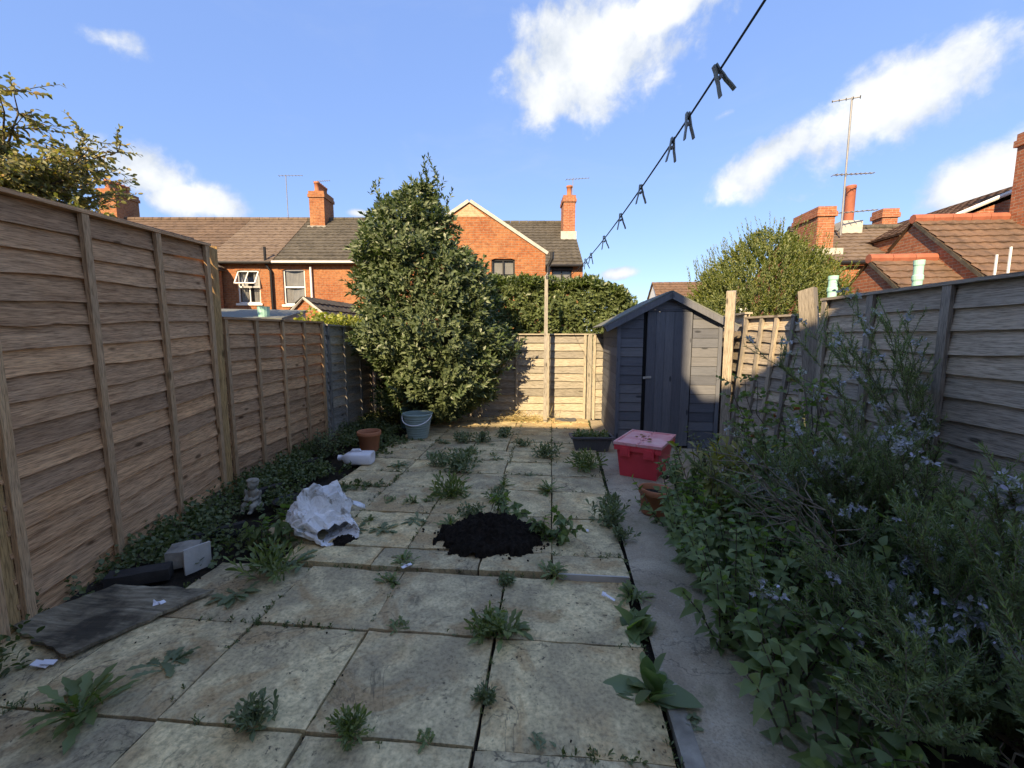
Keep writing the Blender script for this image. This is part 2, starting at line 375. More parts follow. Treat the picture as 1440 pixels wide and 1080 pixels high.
def tilemat(name, c1, c2, lichen=.35):
    m, t, b = new_mat(name); v = obj_vec(t)
    n = t.noise(v, 1.4, 5, .6); f = t.noise(v, 11, 5, .7)
    c = t.ramp(n, [(.3, c2), (.7, c1)])
    c = t.mix(t.ramp(f, [(.58, (0, 0, 0)), (.72, (lichen,) * 3)]), c, (.30, .275, .21))
    c = t.mix(t.ramp(t.noise(v, 5, 4), [(.35, (.6,) * 3), (.5, (0, 0, 0))]), c, tuple(x * .5 for x in c2))
    t.link(c, b.inputs['Base Color']); b.inputs['Roughness'].default_value = .9; bump(t, b, f, .3, .01); return m
M_tileBrown = tilemat('brown_roof_tile', (.165, .11, .08), (.11, .074, .055), .25)
M_tileTan = tilemat('tan_roof_tile', (.195, .145, .112), (.14, .10, .078), .2)
M_tileDark = tilemat('dark_roof_tile', (.11, .096, .078), (.068, .06, .048), .5)
M_tileR = tilemat('russet_roof_tile', (.20, .115, .075), (.12, .075, .053), .5)
M_ridgeRed = simple('red_ridge_tile', (.40, .13, .08), (.28, .09, .055), 5, .8)
M_terra = simple('terracotta', (.46, .17, .085), (.36, .125, .065), 5, .75, .15)
M_white = simple('white_paint', (.80, .79, .76), (.70, .69, .66), 4, .5, .05)
M_black = simple('black_plastic', (.02, .02, .022), None, 5, .45, .0)
M_mortar = simple('lead_and_mortar', (.50, .48, .44), (.36, .35, .32), 8, .8, .4)
M_metal = simple('grey_metal', (.26, .26, .27), (.17, .17, .18), 9, .5, .1, .5)
M_curtain = simple('white_curtain', (.72, .72, .70), (.5, .5, .5), 3, .9, .1)
M_red = simple('red_plastic', (.85, .06, .09), (.72, .05, .07), 3, .38, .06, .5)
M_redlid = simple('sky_sheen_red_lid', (.9, .56, .55), (.76, .26, .28), 6, .5, .1, .4)  # sky reflection on the lid is put into its pale pink colour
M_teal = simple('faded_teal_plastic', (.30, .40, .375), (.2, .29, .275), 6, .6, .1)
M_tealdark = simple('teal_plastic', (.09, .2, .19), (.06, .14, .135), 6, .5, .1)
M_vent = simple('pale_green_pipe', (.36, .66, .55), (.30, .57, .48), 4, .5, .05)
M_trough = simple('slate_plastic', (.105, .11, .12), (.07, .075, .083), 7, .6, .1)
M_milky = simple('white_polythene', (.78, .78, .82), (.66, .66, .70), 4, .35, .05, .5)
M_stone = simple('pale_cast_stone', (.40, .375, .31), (.2, .185, .15), 22, .95, .7, .2, .006)
M_block = simple('concrete_block', (.40, .37, .31), (.17, .155, .13), 9, .95, .6)
M_tar = simple('dark_timber', (.05, .046, .042), (.028, .026, .024), 12, .9, .5)
M_twig = simple('dry_twig', (.26, .215, .165), (.14, .11, .085), 12, .9, .3)
M_bark = simple('grey_bark', (.14, .115, .085), (.075, .06, .045), 12, .9, .6)
M_straw = leafmat('dry_straw', [(.0, (.42, .30, .15)), (.6, (.58, .45, .25)), (1, (.33, .2, .1))], .2, .8, .2)
M_peg = simple('grey_green_peg', (.27, .31, .30), (.2, .235, .23), 6, .5, .05, .4)
M_line = simple('green_line', (.05, .06, .06), None, 6, .5, 0)
M_paper = simple('white_litter', (.82, .82, .86), (.7, .7, .76), 8, .6, .1)
M_ply, t_, b_ = new_mat('rotting_plywood')
v_ = obj_vec(t_, (2.2, 16, 1)); v2_ = obj_vec(t_)
c_ = t_.ramp(t_.noise(v_, 1.5, 7, .7, .6), [(.3, (.05, .042, .03)), (.5, (.24, .195, .13)), (.72, (.46, .40, .28))])
c_ = t_.mix(t_.ramp(t_.noise(v2_, 3.2, 5, .65), [(.38, (.85,) * 3), (.56, (0, 0, 0))]), c_, (.03, .026, .02))
t_.link(c_, b_.inputs['Base Color']); b_.inputs['Roughness'].default_value = .9; bump(t_, b_, t_.noise(v_, 4, 6, .7), .7, .008)
M_glass, t_, b_ = new_mat('window_glass')
b_.inputs['Base Color'].default_value = (.012, .015, .02, 1); b_.inputs['Roughness'].default_value = .04; b_.inputs['Specular IOR Level'].default_value = .7
tr_ = t_.n.new('ShaderNodeBsdfTransparent'); mx_ = t_.n.new('ShaderNodeMixShader'); mx_.inputs[0].default_value = .5
t_.link(b_.outputs[0], mx_.inputs[1]); t_.link(tr_.outputs[0], mx_.inputs[2]); t_.link(mx_.outputs[0], t_.n['Material Output'].inputs[0])
M_bag, t_, b_ = new_mat('dirty_compost_bag')
v_ = obj_vec(t_)
c_ = t_.ramp(t_.noise(v_, 5, 6, .6), [(.35, (.62, .63, .64)), (.6, (.85, .85, .85))])
c_ = t_.mix(t_.ramp(t_.noise(v_, 7, 5, .65, 1.), [(.56, (0, 0, 0)), (.66, (.8,) * 3)]), c_, (.17, .14, .09))
c_ = t_.mix(t_.ramp(t_.noise(v_, 9, 3, .6), [(.66, (0, 0, 0)), (.7, (.6,) * 3)]), c_, (.32, .42, .45))
t_.link(c_, b_.inputs['Base Color']); b_.inputs['Roughness'].default_value = .38; b_.inputs['Specular IOR Level'].default_value = .5
bump(t_, b_, t_.noise(v_, 14, 5, .6, 1.5), .6, .02)

L_bay = leafmat('bay_leaf', [(0, (.025, .046, .018)), (.45, (.055, .095, .04)), (.8, (.10, .145, .065)), (1, (.17, .21, .11))], .2, .42, .4)
L_laurel = leafmat('laurel_leaf', [(0, (.03, .055, .014)), (.5, (.085, .13, .035)), (1, (.17, .22, .07))], .25, .35, .5)
L_privet = leafmat('yellow_green_leaf', [(0, (.05, .08, .015)), (.45, (.13, .165, .035)), (.8, (.22, .24, .06)), (1, (.30, .2, .08))], .3, .5)
L_autumn = leafmat('autumn_leaf', [(0, (.09, .10, .035)), (.4, (.2, .19, .07)), (.75, (.36, .29, .11)), (1, (.32, .13, .06))], .3, .55)
L_nettle = leafmat('nettle_leaf', [(0, (.065, .125, .038)), (.5, (.13, .225, .07)), (.85, (.21, .32, .105)), (1, (.33, .32, .11))], .4, .55)
L_weed = leafmat('weed_leaf', [(0, (.07, .105, .03)), (.5, (.14, .205, .058)), (1, (.26, .32, .10))], .28, .5)
L_weed2 = leafmat('grey_weed_leaf', [(0, (.07, .10, .052)), (.5, (.135, .185, .10)), (1, (.22, .28, .15))], .25, .6)
L_cover = leafmat('creeping_leaf', [(0, (.035, .06, .02)), (.5, (.085, .125, .04)), (.9, (.15, .19, .065)), (1, (.22, .16, .07))], .25, .55)
L_rose = leafmat('rosemary_leaf', [(0, (.08, .125, .055)), (.5, (.18, .25, .115)), (1, (.30, .38, .19))], .35, .5)
L_big = leafmat('foxglove_leaf', [(0, (.10, .18, .085)), (1, (.17, .27, .13))], .25, .6)
L_yellow = leafmat('yellowing_leaf', [(0, (.10, .12, .02)), (.45, (.28, .25, .04)), (.85, (.40, .33, .06)), (1, (.2, .1, .04))], .3, .5)
L_flower = leafmat('lilac_petal', [(0, (.48, .48, .78)), (1, (.70, .70, .92))], .3, .6)
L_hip = leafmat('red_rose_leaf', [(0, (.28, .05, .03)), (1, (.42, .14, .05))], .25, .5)
L_vine = leafmat('yellow_vine_leaf', [(0, (.2, .24, .04)), (1, (.42, .42, .09))], .35, .5)

# ------------------------------------------------------------------ ground and paving
NEAR_Z = -.02
b = MB(); S = 400
for i in range(8):
    for j in range(8): b.quad((-S + i * S / 4, -S + j * S / 4, -.1), (-S + (i + 1) * S / 4, -S + j * S / 4, -.1), (-S + (i + 1) * S / 4, -S + (j + 1) * S / 4, -.1), (-S + i * S / 4, -S + (j + 1) * S / 4, -.1))
tag(b.build('ground', M_ground), kind='structure')
def patch(name, poly, z, mat, n=60, amp=.012, thick=.05):
    """an uneven sheet over a quad given by four corners"""
    A, B, C_, D = [Vector((p[0], p[1], 0)) for p in poly]; vs = []; fs = []
    for j in range(n + 1):
        for i in range(n + 1):
            u, v = i / n, j / n
            p = (A * (1 - u) + B * u) * (1 - v) + (D * (1 - u) + C_ * u) * v
            vs.append((p.x, p.y, z + amp * mn.fractal(Vector((p.x * 3, p.y * 3, 0)), 1., 2., 4)))
    for j in range(n):
        for i in range(n): a = j * (n + 1) + i; fs.append((a, a + 1, a + n + 2, a + n + 1))
    return MB().add(vs, fs).build(name, mat, smooth=True)
tag(patch('soil_bed', [(-3.3, -1), (.5, -1), (.75, 7.5), (-3.35, 7.5)], -.055, M_soil, 80, .01), kind='structure')
tag(patch('planting_bed', [(.74, -1), (3.1, -1), (2.9, 7.5), (.95, 5.0)], -.03, M_soil, 60, .02), kind='structure')
PATH_L = lambda Y: .47 + .033 * (Y - 1.3)
tag(patch('concrete_path', [(PATH_L(-1), -1), (.77, -1), (2.6, 7.4), (PATH_L(7.4) , 7.4)], -.022, M_concrete, 90, .006), kind='structure')

paving = empty('paving'); tag(paving, kind='structure')
def slab(x0, x1, y0, y1, ztop, seed):
    r = random.Random(seed); n = 9; g_ = .0035
    cs = [(x0 + g_ + r.uniform(-.004, .004), y0 + g_ + r.uniform(-.004, .004)), (x1 - g_ + r.uniform(-.004, .004), y0 + g_ + r.uniform(-.004, .004)),
          (x1 - g_ + r.uniform(-.004, .004), y1 - g_ + r.uniform(-.004, .004)), (x0 + g_ + r.uniform(-.004, .004), y1 - g_ + r.uniform(-.004, .004))]
    cx, cy = (x0 + x1) / 2, (y0 + y1) / 2; tx, ty, tz = r.uniform(-.008, .008), r.uniform(-.008, .008), r.uniform(-.006, .004)
    vs = []; fs = []
    for j in range(n + 1):
        for i in range(n + 1):
            u, v = i / n, j / n
            x = (cs[0][0] * (1 - u) + cs[1][0] * u) * (1 - v) + (cs[3][0] * (1 - u) + cs[2][0] * u) * v
            y = (cs[0][1] * (1 - u) + cs[1][1] * u) * (1 - v) + (cs[3][1] * (1 - u) + cs[2][1] * u) * v
            e = min(u, 1 - u, v, 1 - v)
            h = .007 * mn.fractal(Vector((x * 5, y * 5, seed)), .8, 2., 4)
            if e == 0:
                h -= .004 + .003 * r.random(); dx, dy = cx - x, cy - y; k = r.uniform(0, .006); x += dx * k * 2; y += dy * k * 2
            vs.append((x - cx, y - cy, h + tx * (u - .5) + ty * (v - .5)))
    for j in range(n):
        for i in range(n): a = j * (n + 1) + i; fs.append((a, a + 1, a + n + 2, a + n + 1))
    ring = [i for i in range(n + 1)] + [(n + 1) * j + n for j in range(1, n + 1)] + [(n + 1) * n + i for i in range(n - 1, -1, -1)] + [(n + 1) * j for j in range(n - 1, 0, -1)]
    bs = len(vs)
    for k in ring: vs.append((vs[k][0], vs[k][1], -.05))
    m_ = len(ring)
    for k in range(m_): fs.append((ring[k], bs + k, bs + (k + 1) % m_, ring[(k + 1) % m_]))
    MB().add(vs, fs).build('paving_slab', M_slab, paving, smooth=False, loc=(cx, cy, ztop + tz))
xn = [-2.72, -2.12, -1.5, -.9, -.26, .45]; yn = [.25, .81, 1.37, 1.93, 2.475]
sd_ = 1
for j in range(4):
    for i in range(5):
        if (i, j) == (0, 3): continue
        slab(xn[i], xn[i + 1], yn[j], yn[j + 1], NEAR_Z, sd_); sd_ += 1
def rowslabs(y0, y1, xs):
    global sd_
    for a, c in zip(xs, xs[1:]): slab(a, c, y0, y1, 0, sd_); sd_ += 1
rowslabs(2.49, 2.73, [-1.75, -1.13, -.44, .02, .49])
yf = [2.73, 3.3, 3.88, 4.34, 4.8, 5.25, 5.7, 6.15, 6.6, 7.05, 7.42]
for j in range(len(yf) - 1):
    r_ = .49 + .033 * (yf[j] - 2.5)
    xs = [-2.1, -1.55, -.97, -.45 - .03 * (j % 2), .02, r_] if j < 5 else [-2.1, -1.55, -1.0, -.55, .02, r_]
    rowslabs(yf[j], yf[j + 1], xs)
# edging strip beside the near slabs
for k, (y0, y1) in enumerate(((.2, 1.02), (1.03, 1.72))):
    e = MB().cbox((0, 0, 0), (.07, y1 - y0, .07)).build('edging_strip', M_block, paving, loc=(.495 + .01 * k, (y0 + y1) / 2, NEAR_Z - .03), rot=(0, 0, -.012))
# whitewashed riser of the step
MB().cbox((0, 0, 0), (.42, .012, .05)).build('step_riser', M_mortar, paving, loc=(.27, 2.478, -.018))

# ------------------------------------------------------------------ fences
BOARDS = {}
def board_mesh(L, h, mat, var):
    key = (round(L, 2), round(h, 3), mat.name, var)
    if key in BOARDS: return BOARDS[key]
    r = random.Random(var * 7 + 3); n = 9; vs = []; fs = []
    am = r.choice((.002, .004, .009)); w1 = [r.uniform(-am, am) for _ in range(n + 1)]; ph = r.uniform(0, 6)
    for i in range(n + 1):
        x = -L / 2 + L * i / n; wv = w1[i] + am * .7 * math.sin(ph + x * 4)
        vs += [(x, .032, wv), (x, .019, wv + .003), (x, -.008, h), (x, .002, h)]
    for i in range(n):
        a = 4 * i; fs += [(a, a + 4, a + 7, a + 3), (a + 1, a + 2, a + 6, a + 5), (a, a + 1, a + 5, a + 4), (a + 3, a + 7, a + 6, a + 2)]
    fs += [(0, 3, 2, 1), (4 * n, 4 * n + 1, 4 * n + 2, 4 * n + 3)]
    BOARDS[key] = MB().add(vs, [f[::-1] for f in fs]).mesh('board', mat); return BOARDS[key]
def fence_panel(p0, p1, z0, h0, h1, nb, mat, bmat, battens, label, group=None, lean=(0, 0), flip=False, cap=True, batw=.042, capmat=None, zc=None):
    """lap-board panel from p0 to p1 (x, y); local +Y is the side that faces the garden"""
    p0 = Vector((p0[0], p0[1], 0)); p1 = Vector((p1[0], p1[1], 0)); d = p1 - p0; L = d.length
    rz = math.atan2(d.y, d.x)
    root = empty('lap_fence', ((p0.x + p1.x) / 2, (p0.y + p1.y) / 2, z0), (lean[0], lean[1], rz))
    tag(root, label, 'fence', group)
    sg = -1 if flip else 1
    H = (h0 + h1) / 2; tilt = math.atan2(h1 - h0, L); pitch = (H - .03) / nb
    for k in range(nb):
        o = link_mesh('board', board_mesh(L - .02, pitch + .025, mat, (k * 5 + int(abs(p0.x * 10 + p0.y * 7))) % 9), root, (0, 0, .015 + k * pitch), (0, -tilt + random.uniform(-.004, .004), 0 if sg > 0 else math.pi))
        if sg < 0: o.rotation_euler = (0, tilt + random.uniform(-.004, .004), math.pi)
    for t in battens:
        x = -L / 2 + .022 + (L - .044) * t; hh = h0 + (h1 - h0) * t
        bb = MB(); bb.box(-batw / 2, batw / 2, .028, .054, .0, hh - .012)
        o = bb.build('batten', bmat, root, loc=(x, 0, 0)); 
        if sg < 0: o.rotation_euler = (0, 0, math.pi)
    if cap:
        MB().box(-L / 2, L / 2, -.028, .06, -.011, .011).build('capping_rail', capmat or mat, root, loc=(0, 0, H + .0), rot=(0, -tilt, 0 if sg > 0 else math.pi) if sg > 0 else (0, tilt, math.pi))
    return root
def fence_post(base, top, s, mat, label, rz=0., tall_cap=False):
    base = Vector(base); top = Vector(top); d = top - base
    q = d.to_track_quat('Z', 'Y')
    bb = MB(); bb.box(-s / 2, s / 2, -s / 2, s / 2, 0, d.length); 
    n = len(bb.v); bb.v[4] = (bb.v[4][0], bb.v[4][1], bb.v[4][2] - .012); bb.v[5] = (bb.v[5][0], bb.v[5][1], bb.v[5][2] - .02)
    o = bb.build('fence_post', mat, loc=base); o.rotation_euler = (q.to_matrix() @ Matrix.Rotation(rz, 3, 'Z')).to_euler()
    return tag(o, label, 'fence post')
# panels run so that local +Y points into the garden: left fence runs far -> near
def left(Y): return -2.68 - .2 * (Y - 1.79) if Y < 3.72 else -3.07 - .035 * (Y - 3.7)
fence_panel((left(3.64), 3.64), (left(1.79), 1.77), -.02, 2.25, 2.16, 17, M_fbrown, M_fbatten, (.015, .34, .67, .985), 'tall brown lap fence panel with three clear battens beside the plywood sheet', flip=False, batw=.05)
fence_panel((left(1.73), 1.73), (left(-.1), -.1), -.02, 2.16, 2.12, 17, M_fbrown, M_fbatten, (.015, .34, .67, .985), 'tall brown lap fence panel running back towards the house wall', flip=False, batw=.05)
fence_post((left(3.70), 3.70, -.05), (left(3.70) + .01, 3.71, 2.24), .095, M_fpost, 'fresh orange-brown timber post between tall and low left fence panels')
fence_post((left(1.75) - .03, 1.75, -.05), (left(1.75) - .03, 1.75, 2.12), .09, M_fpost, 'brown post between the two tall left fence panels')
fence_panel((left(5.66), 5.66), (left(3.76), 3.76), -.02, 1.63, 1.62, 12, M_fbrown, M_fbatten, (.01, .25, .5, .75, .99), 'low brown lap fence panel behind the cherub statue', flip=False)
fence_post((left(5.70) - .02, 5.70, -.05), (left(5.70) - .02, 5.70, 1.62), .085, M_fgreyz, 'grey post where brown left fence turns weathered')
fence_panel((left(7.36), 7.36), (left(5.75), 5.75), -.02, 1.57, 1.60, 12, M_fgrey, M_fgreyz, (.02, .3, .66, .98), 'weathered grey lap fence panel behind the terracotta pot', flip=False, batw=.05)
fence_post((-3.24, 7.44, -.05), (-3.24, 7.44, 1.58), .09, M_fgreyz, 'grey corner post behind the bay tree')
FY = 7.47
for k, (a, c, lb) in enumerate(((-3.18, -1.3, 'pale lap fence panel hidden behind the bay tree'), (-1.22, .62, 'pale sunlit lap fence panel behind the clothes line pole'), (.70, 2.5, 'pale lap fence panel behind the slate grey shed'))):
    fence_panel((c, FY), (a, FY), -.02, 1.47, 1.47, 11, M_fpale, M_fpalez, (.01, .36, .66, .99) if k == 1 else (.01, .33, .66, .99), lb)
    if k: fence_post((a - .04, FY + .02, -.05), (a - .04, FY + .02, 1.46), .075, M_fpalez, ('pale post right of the bay tree in the far fence', 'pale post between far fence and shed side')[k - 1])
# right side: leaning panel, leaning posts, taller dark panel
fence_post((2.10, 5.32, -.05), (2.06, 5.24, 1.95), .095, M_fdarkz, 'tall weathered post leaning beside the shed corner')
pr = fence_panel((2.14, 5.24), (2.36, 4.26), -.02, 1.66, 1.66, 13, M_fdark, M_fdarkz, (.01, .27, .5, .74, .99), 'leaning dark lap fence panel catching streaks of sun beside the shed', lean=(R(-5), 0), flip=True)
fence_post((2.46, 4.02, -.05), (2.30, 4.18, 1.86), .12, M_fdarkz, 'thick weathered post leaning away between the right fence panels')
fence_panel((2.40, 4.05), (2.46, 2.22), -.02, 1.77, 1.78, 13, M_fdark, M_fdarkz, (.01, .30, .64, .99), 'dark weathered lap fence panel behind the rosemary', batw=.06, flip=True)
fence_panel((2.46, 2.16), (2.5, .3), -.02, 1.78, 1.78, 13, M_fdark, M_fdarkz, (.01, .33, .66, .99), 'dark weathered lap fence panel at the house end of the right boundary', batw=.06, flip=True)
fence_panel((2.62, 7.4), (2.35, 5.4), -.02, 1.72, 1.72, 12, M_fdark, M_fdarkz, (.01, .33, .66, .99), 'dark weathered lap fence panel behind the shed', flip=True)

# ------------------------------------------------------------------ shed
shed = empty('garden_shed', (.86, 5.66, -.02), (0, 0, R(-1.0))); tag(shed, 'slate grey painted timber shed with plank door and felt roof', 'shed')
SW, SDp, SE, SA = 1.25, 1.72, 1.66, 1.98          # width, depth, eaves, apex (outside of the boards)
def shed_boards(x0, x1, zmax_fn, face, n=14):
    hb = SE / n
    for k in range(n + 4):
        z0 = k * hb; z1 = z0 + hb - .004
        zl, zr = zmax_fn(x0), zmax_fn(x1); zm = max(zl, zr)
        xm = SW / 2
        if z0 >= max(zmax_fn(min(max(xm, x0), x1)), zm) - .02: break
        # clip the board under the sloping roof
        a, c = x0, x1
        def lim(z):            # half-width left under the roof at height z
            return (x0, x1) if z <= SE else (max(x0, (z - SE) / (SA - SE) * SW / 2), min(x1, SW - (z - SE) / (SA - SE) * SW / 2))
        l0, r0 = lim(z0); l1, r1 = lim(min(z1, SA - .01))
        if r0 - l0 < .03: break
        vs = [(l0, -.019, z0), (r0, -.019, z0), (r1, -.010, z1), (l1, -.010, z1), (l0, 0, z0), (r0, 0, z0), (r1, 0, z1), (l1, 0, z1)]
        fs = [(0, 1, 2, 3), (7, 6, 5, 4), (0, 4, 5, 1), (1, 5, 6, 2), (2, 6, 7, 3), (3, 7, 4, 0)]
        if face == 'front':
            cx, cz = (l0 + r0) / 2, z0
            MB().add([(x - cx, y, z - cz) for x, y, z in vs], fs).build('wall_board', M_shed, shed, loc=(cx, 0, cz))
flat = lambda x: SE + (SA - SE) * (1 - abs(x - SW / 2) / (SW / 2))
DX0, DX1, DZ = .31, .915, 1.75
shed_boards(0, DX0, lambda x: SE, 'front'); shed_boards(DX1, SW, lambda x: SE, 'front')
hb = SE / 14
for z0, z1 in ((SE + .0, 1.78), (1.78, 1.88), (1.88, 1.97)):     # gable boards; the lowest one is cut round the door
    def lx(z): return (z - SE) / (SA - SE) * SW / 2
    for a, c in (((lx(z0), DX0), (SW - DX0 - (SW - DX0 - DX1), SW - lx(z0))) if z0 < 1.7 else ((lx(z0), SW - lx(z0)),)):
        l1, r1 = max(a, lx(z1)), min(c, SW - lx(z1))
        cx = (a + c) / 2
        vs = [(a, -.019, z0), (c, -.019, z0), (r1, -.010, z1 - .004), (l1, -.010, z1 - .004), (a, 0, z0), (c, 0, z0), (r1, 0, z1 - .004), (l1, 0, z1 - .004)]
        MB().add([(x - cx, y, z - z0) for x, y, z in vs], [(0, 1, 2, 3), (7, 6, 5, 4), (0, 4, 5, 1), (1, 5, 6, 2), (2, 6, 7, 3), (3, 7, 4, 0)]).build('wall_board', M_shed, shed, loc=(cx, 0, z0))
for sx in (0, 1):                                    # side boards
    for k in range(14):
        z0 = k * hb; y0, y1 = .0, SDp; s_ = -1 if sx == 0 else 1; X = 0 if sx == 0 else SW
        vs = [(-SDp / 2, 0, 0), (SDp / 2, 0, 0), (SDp / 2, 0, hb - .004), (-SDp / 2, 0, hb - .004), (-SDp / 2, -.019, 0), (SDp / 2, -.019, 0), (SDp / 2, -.010, hb - .004), (-SDp / 2, -.010, hb - .004)]
        o = MB().add(vs, [(0, 1, 2, 3), (7, 6, 5, 4), (0, 4, 5, 1), (1, 5, 6, 2), (2, 6, 7, 3), (3, 7, 4, 0)]).build('wall_board', M_shed, shed, loc=(X, SDp / 2, z0), rot=(0, 0, -math.pi / 2 if sx == 0 else math.pi / 2))
MB().box(.01, SW - .01, .01, SDp - .01, .01, SE - .02).build('inner_shade_box', M_dark, shed)  # near-black box painted as the shade inside, not a real lining
MB().add([(.01, SDp, 0), (SW - .01, SDp, 0), (SW - .01, SDp, SE), (SW / 2, SDp, SA - .02), (.01, SDp, SE)], [(4, 3, 2, 1, 0)]).build('rear_wall', M_shed, shed)
for X in (-.018, SW - .027): MB().box(X, X + .045, -.034, -.0195, 0, SE - .01).build('corner_trim', M_shedz, shed)
door = MB().box(DX0 + .045, DX1 - .012, -.022, -.006, .03, DZ).build('door', M_shedz, shed)
for k in range(5):
    x = DX0 + .047 + k * .1085; MB().box(x, x + .1055, -.030, -.0225, .035, DZ - .005).build('door_plank', M_shedz, door)
hs = MB().cbox((DX0 + .06, -.036, .92), (.10, .01, .028), (0, R(-6), 0)); hs.cbox((DX0 + .06, -.042, .92), (.02, .012, .02)); hs.build('hasp', M_mortar, door)
MB().box(DX0 + .0, DX0 + .043, -.004, .02, .02, DZ).build('door_gap_shade', M_dark, shed)  # solid near-black strip painted as the shade in the gap
MB().box(DX0 - .002, DX1 + .003, -.026, -.004, DZ + .003, DZ + .028).build('door_head', M_shed, shed)
def shed_roof(s_):
    ang = math.atan2(SA - SE, SW / 2); over = .21
    u = Vector((math.cos(ang), 0, math.sin(ang))) if s_ < 0 else Vector((-math.cos(ang), 0, math.sin(ang)))
    eave = Vector((0 if s_ < 0 else SW, 0, SE)) - u * over; apex = Vector((SW / 2, 0, SA + .012)); nrm_ = Vector((-u.z * (1 if u.x > 0 else -1), 0, abs(u.x)))
    vs = []; n = 10; mm = 8
    for lay in (0, 1):
        for j in range(n + 1):
            for i in range(mm + 1):
                p = eave.lerp(apex, i / mm) + nrm_ * (.016 * lay + .004) ; p.y = -.09 + (SDp + .18) * j / n
                if lay: p += nrm_ * .004 * mn.noise(Vector((p.x * 5, p.y * 4, s_)))
                vs.append(p)
    N = (n + 1) * (mm + 1); fs = []
    for j in range(n):
        for i in range(mm):
            a = j * (mm + 1) + i; fs += [(a, a + 1, a + mm + 2, a + mm + 1), (N + a, N + a + mm + 1, N + a + mm + 2, N + a + 1)]
    for i in range(mm): fs += [(i, N + i, N + i + 1, i + 1), (n * (mm + 1) + i, n * (mm + 1) + i + 1, N + n * (mm + 1) + i + 1, N + n * (mm + 1) + i)]
    for j in range(n): a = j * (mm + 1); fs += [(a, a + mm + 1, N + a + mm + 1, N + a)]
    MB().add(vs, fs).build('roof_felt', M_felt, shed)
    vs = []
    for p, h in ((eave, .075), (apex, .075)):
        q = p - nrm_ * h + nrm_ * .003
        vs += [(p.x, -.105, p.z), (p.x, -.088, p.z), (q.x, -.088, q.z), (q.x, -.105, q.z)]
    MB().add(vs, [(0, 1, 5, 4), (1, 2, 6, 5), (2, 3, 7, 6), (3, 0, 4, 7), (3, 2, 1, 0), (4, 5, 6, 7)]).build('barge_board', M_shedz, shed)
shed_roof(-1); shed_roof(1)

# ------------------------------------------------------------------ houses
def roof_slope(name, e0, e1, r1, r0, mat, parent, course=.30, tw=.26, wave=.009):
    """tiled slope: eave e0-e1, ridge r0-r1; stepped, rolled courses"""
    e0, e1, r1, r0 = map(Vector, (e0, e1, r1, r0)); L = max((e1 - e0).length, (r1 - r0).length); Hh = (r0 - e0).length
    nc = max(2, round(Hh / course)); nu = max(4, int(L / tw) * 4)
    N = (e1 - e0).cross(r0 - e0).normalized()
    if N.z < 0: N = -N
    vs = []; fs = []
    for c in range(nc):
        for half in (0, 1):
            t = (c + half) / nc; off = .045 if half == 0 else .012
            A = e0.lerp(r0, t); B = e1.lerp(r1, t)
            for i in range(nu + 1):
                ph = i / 4 * 2 * math.pi
                j_ = .006 * mn.noise(Vector((i // 4 * 1.7, c * 2.3, 0)))
                vs.append(A.lerp(B, i / nu) + N * (off + wave * math.sin(ph) + j_))
        a = c * 2 * (nu + 1)
        for i in range(nu): fs.append((a + i, a + i + 1, a + nu + 2 + i, a + nu + 1 + i))
        if c < nc - 1:
            b2 = a + nu + 1; c2 = a + 2 * (nu + 1)
            for i in range(nu): fs.append((b2 + i, b2 + i + 1, c2 + i + 1, c2 + i))
    # underside and front lip
    k = len(vs); vs += [e0, e1, r1, r0]; fs.append((k + 3, k + 2, k + 1, k))
    for i in range(nu): fs.append((i + 1, i, k, k + 1) if i == 0 else (i + 1, i, k + 1))
    return MB().add(vs, fs).build(name, mat, parent)
def ridge_tiles(a, c, mat, parent, r=.11):
    a, c = Vector(a), Vector(c); n = max(2, int((c - a).length / .42)); bb = MB()
    for i in range(n):
        p, q = a.lerp(c, i / n), a.lerp(c, (i + .97) / n); bb.tube([p, q], [r, r * 1.04], 8)
    return bb.build('ridge', mat, parent)
def wall_holes(name, w_, h_, holes, mat, parent, loc, rot=(0, 0, 0), thick=.22, top=None):
    """wall in local x/z facing -y with rectangular openings (x0,x1,z0,z1); top: gable outline above h_"""
    xs = sorted({0, w_} | {v for h in holes for v in h[:2]}); zs = sorted({0, h_} | {v for h in holes for v in h[2:]})
    bb = MB()
    for i in range(len(xs) - 1):
        for j in range(len(zs) - 1):
            cx, cz = (xs[i] + xs[i + 1]) / 2, (zs[j] + zs[j + 1]) / 2
            if any(h[0] < cx < h[1] and h[2] < cz < h[3] for h in holes): continue
            bb.quad((xs[i], 0, zs[j]), (xs[i + 1], 0, zs[j]), (xs[i + 1], 0, zs[j + 1]), (xs[i], 0, zs[j + 1]))
    for x0, x1, z0, z1 in holes:
        d = .14
        bb.quad((x0, 0, z0), (x0, d, z0), (x1, d, z0), (x1, 0, z0)); bb.quad((x0, 0, z1), (x1, 0, z1), (x1, d, z1), (x0, d, z1))
        bb.quad((x0, 0, z0), (x0, 0, z1), (x0, d, z1), (x0, d, z0)); bb.quad((x1, 0, z0), (x1, d, z0), (x1, d, z1), (x1, 0, z1))
    if top: bb.add([(0, 0, h_), (w_, 0, h_), (top[0], 0, top[1])], [(0, 1, 2)])
    bb.quad((0, 0, 0), (0, thick, 0), (0, thick, h_), (0, 0, h_)); bb.quad((w_, 0, 0), (w_, 0, h_), (w_, thick, h_), (w_, thick, 0))
    return bb.build(name, mat, parent, loc=loc, rot=rot)
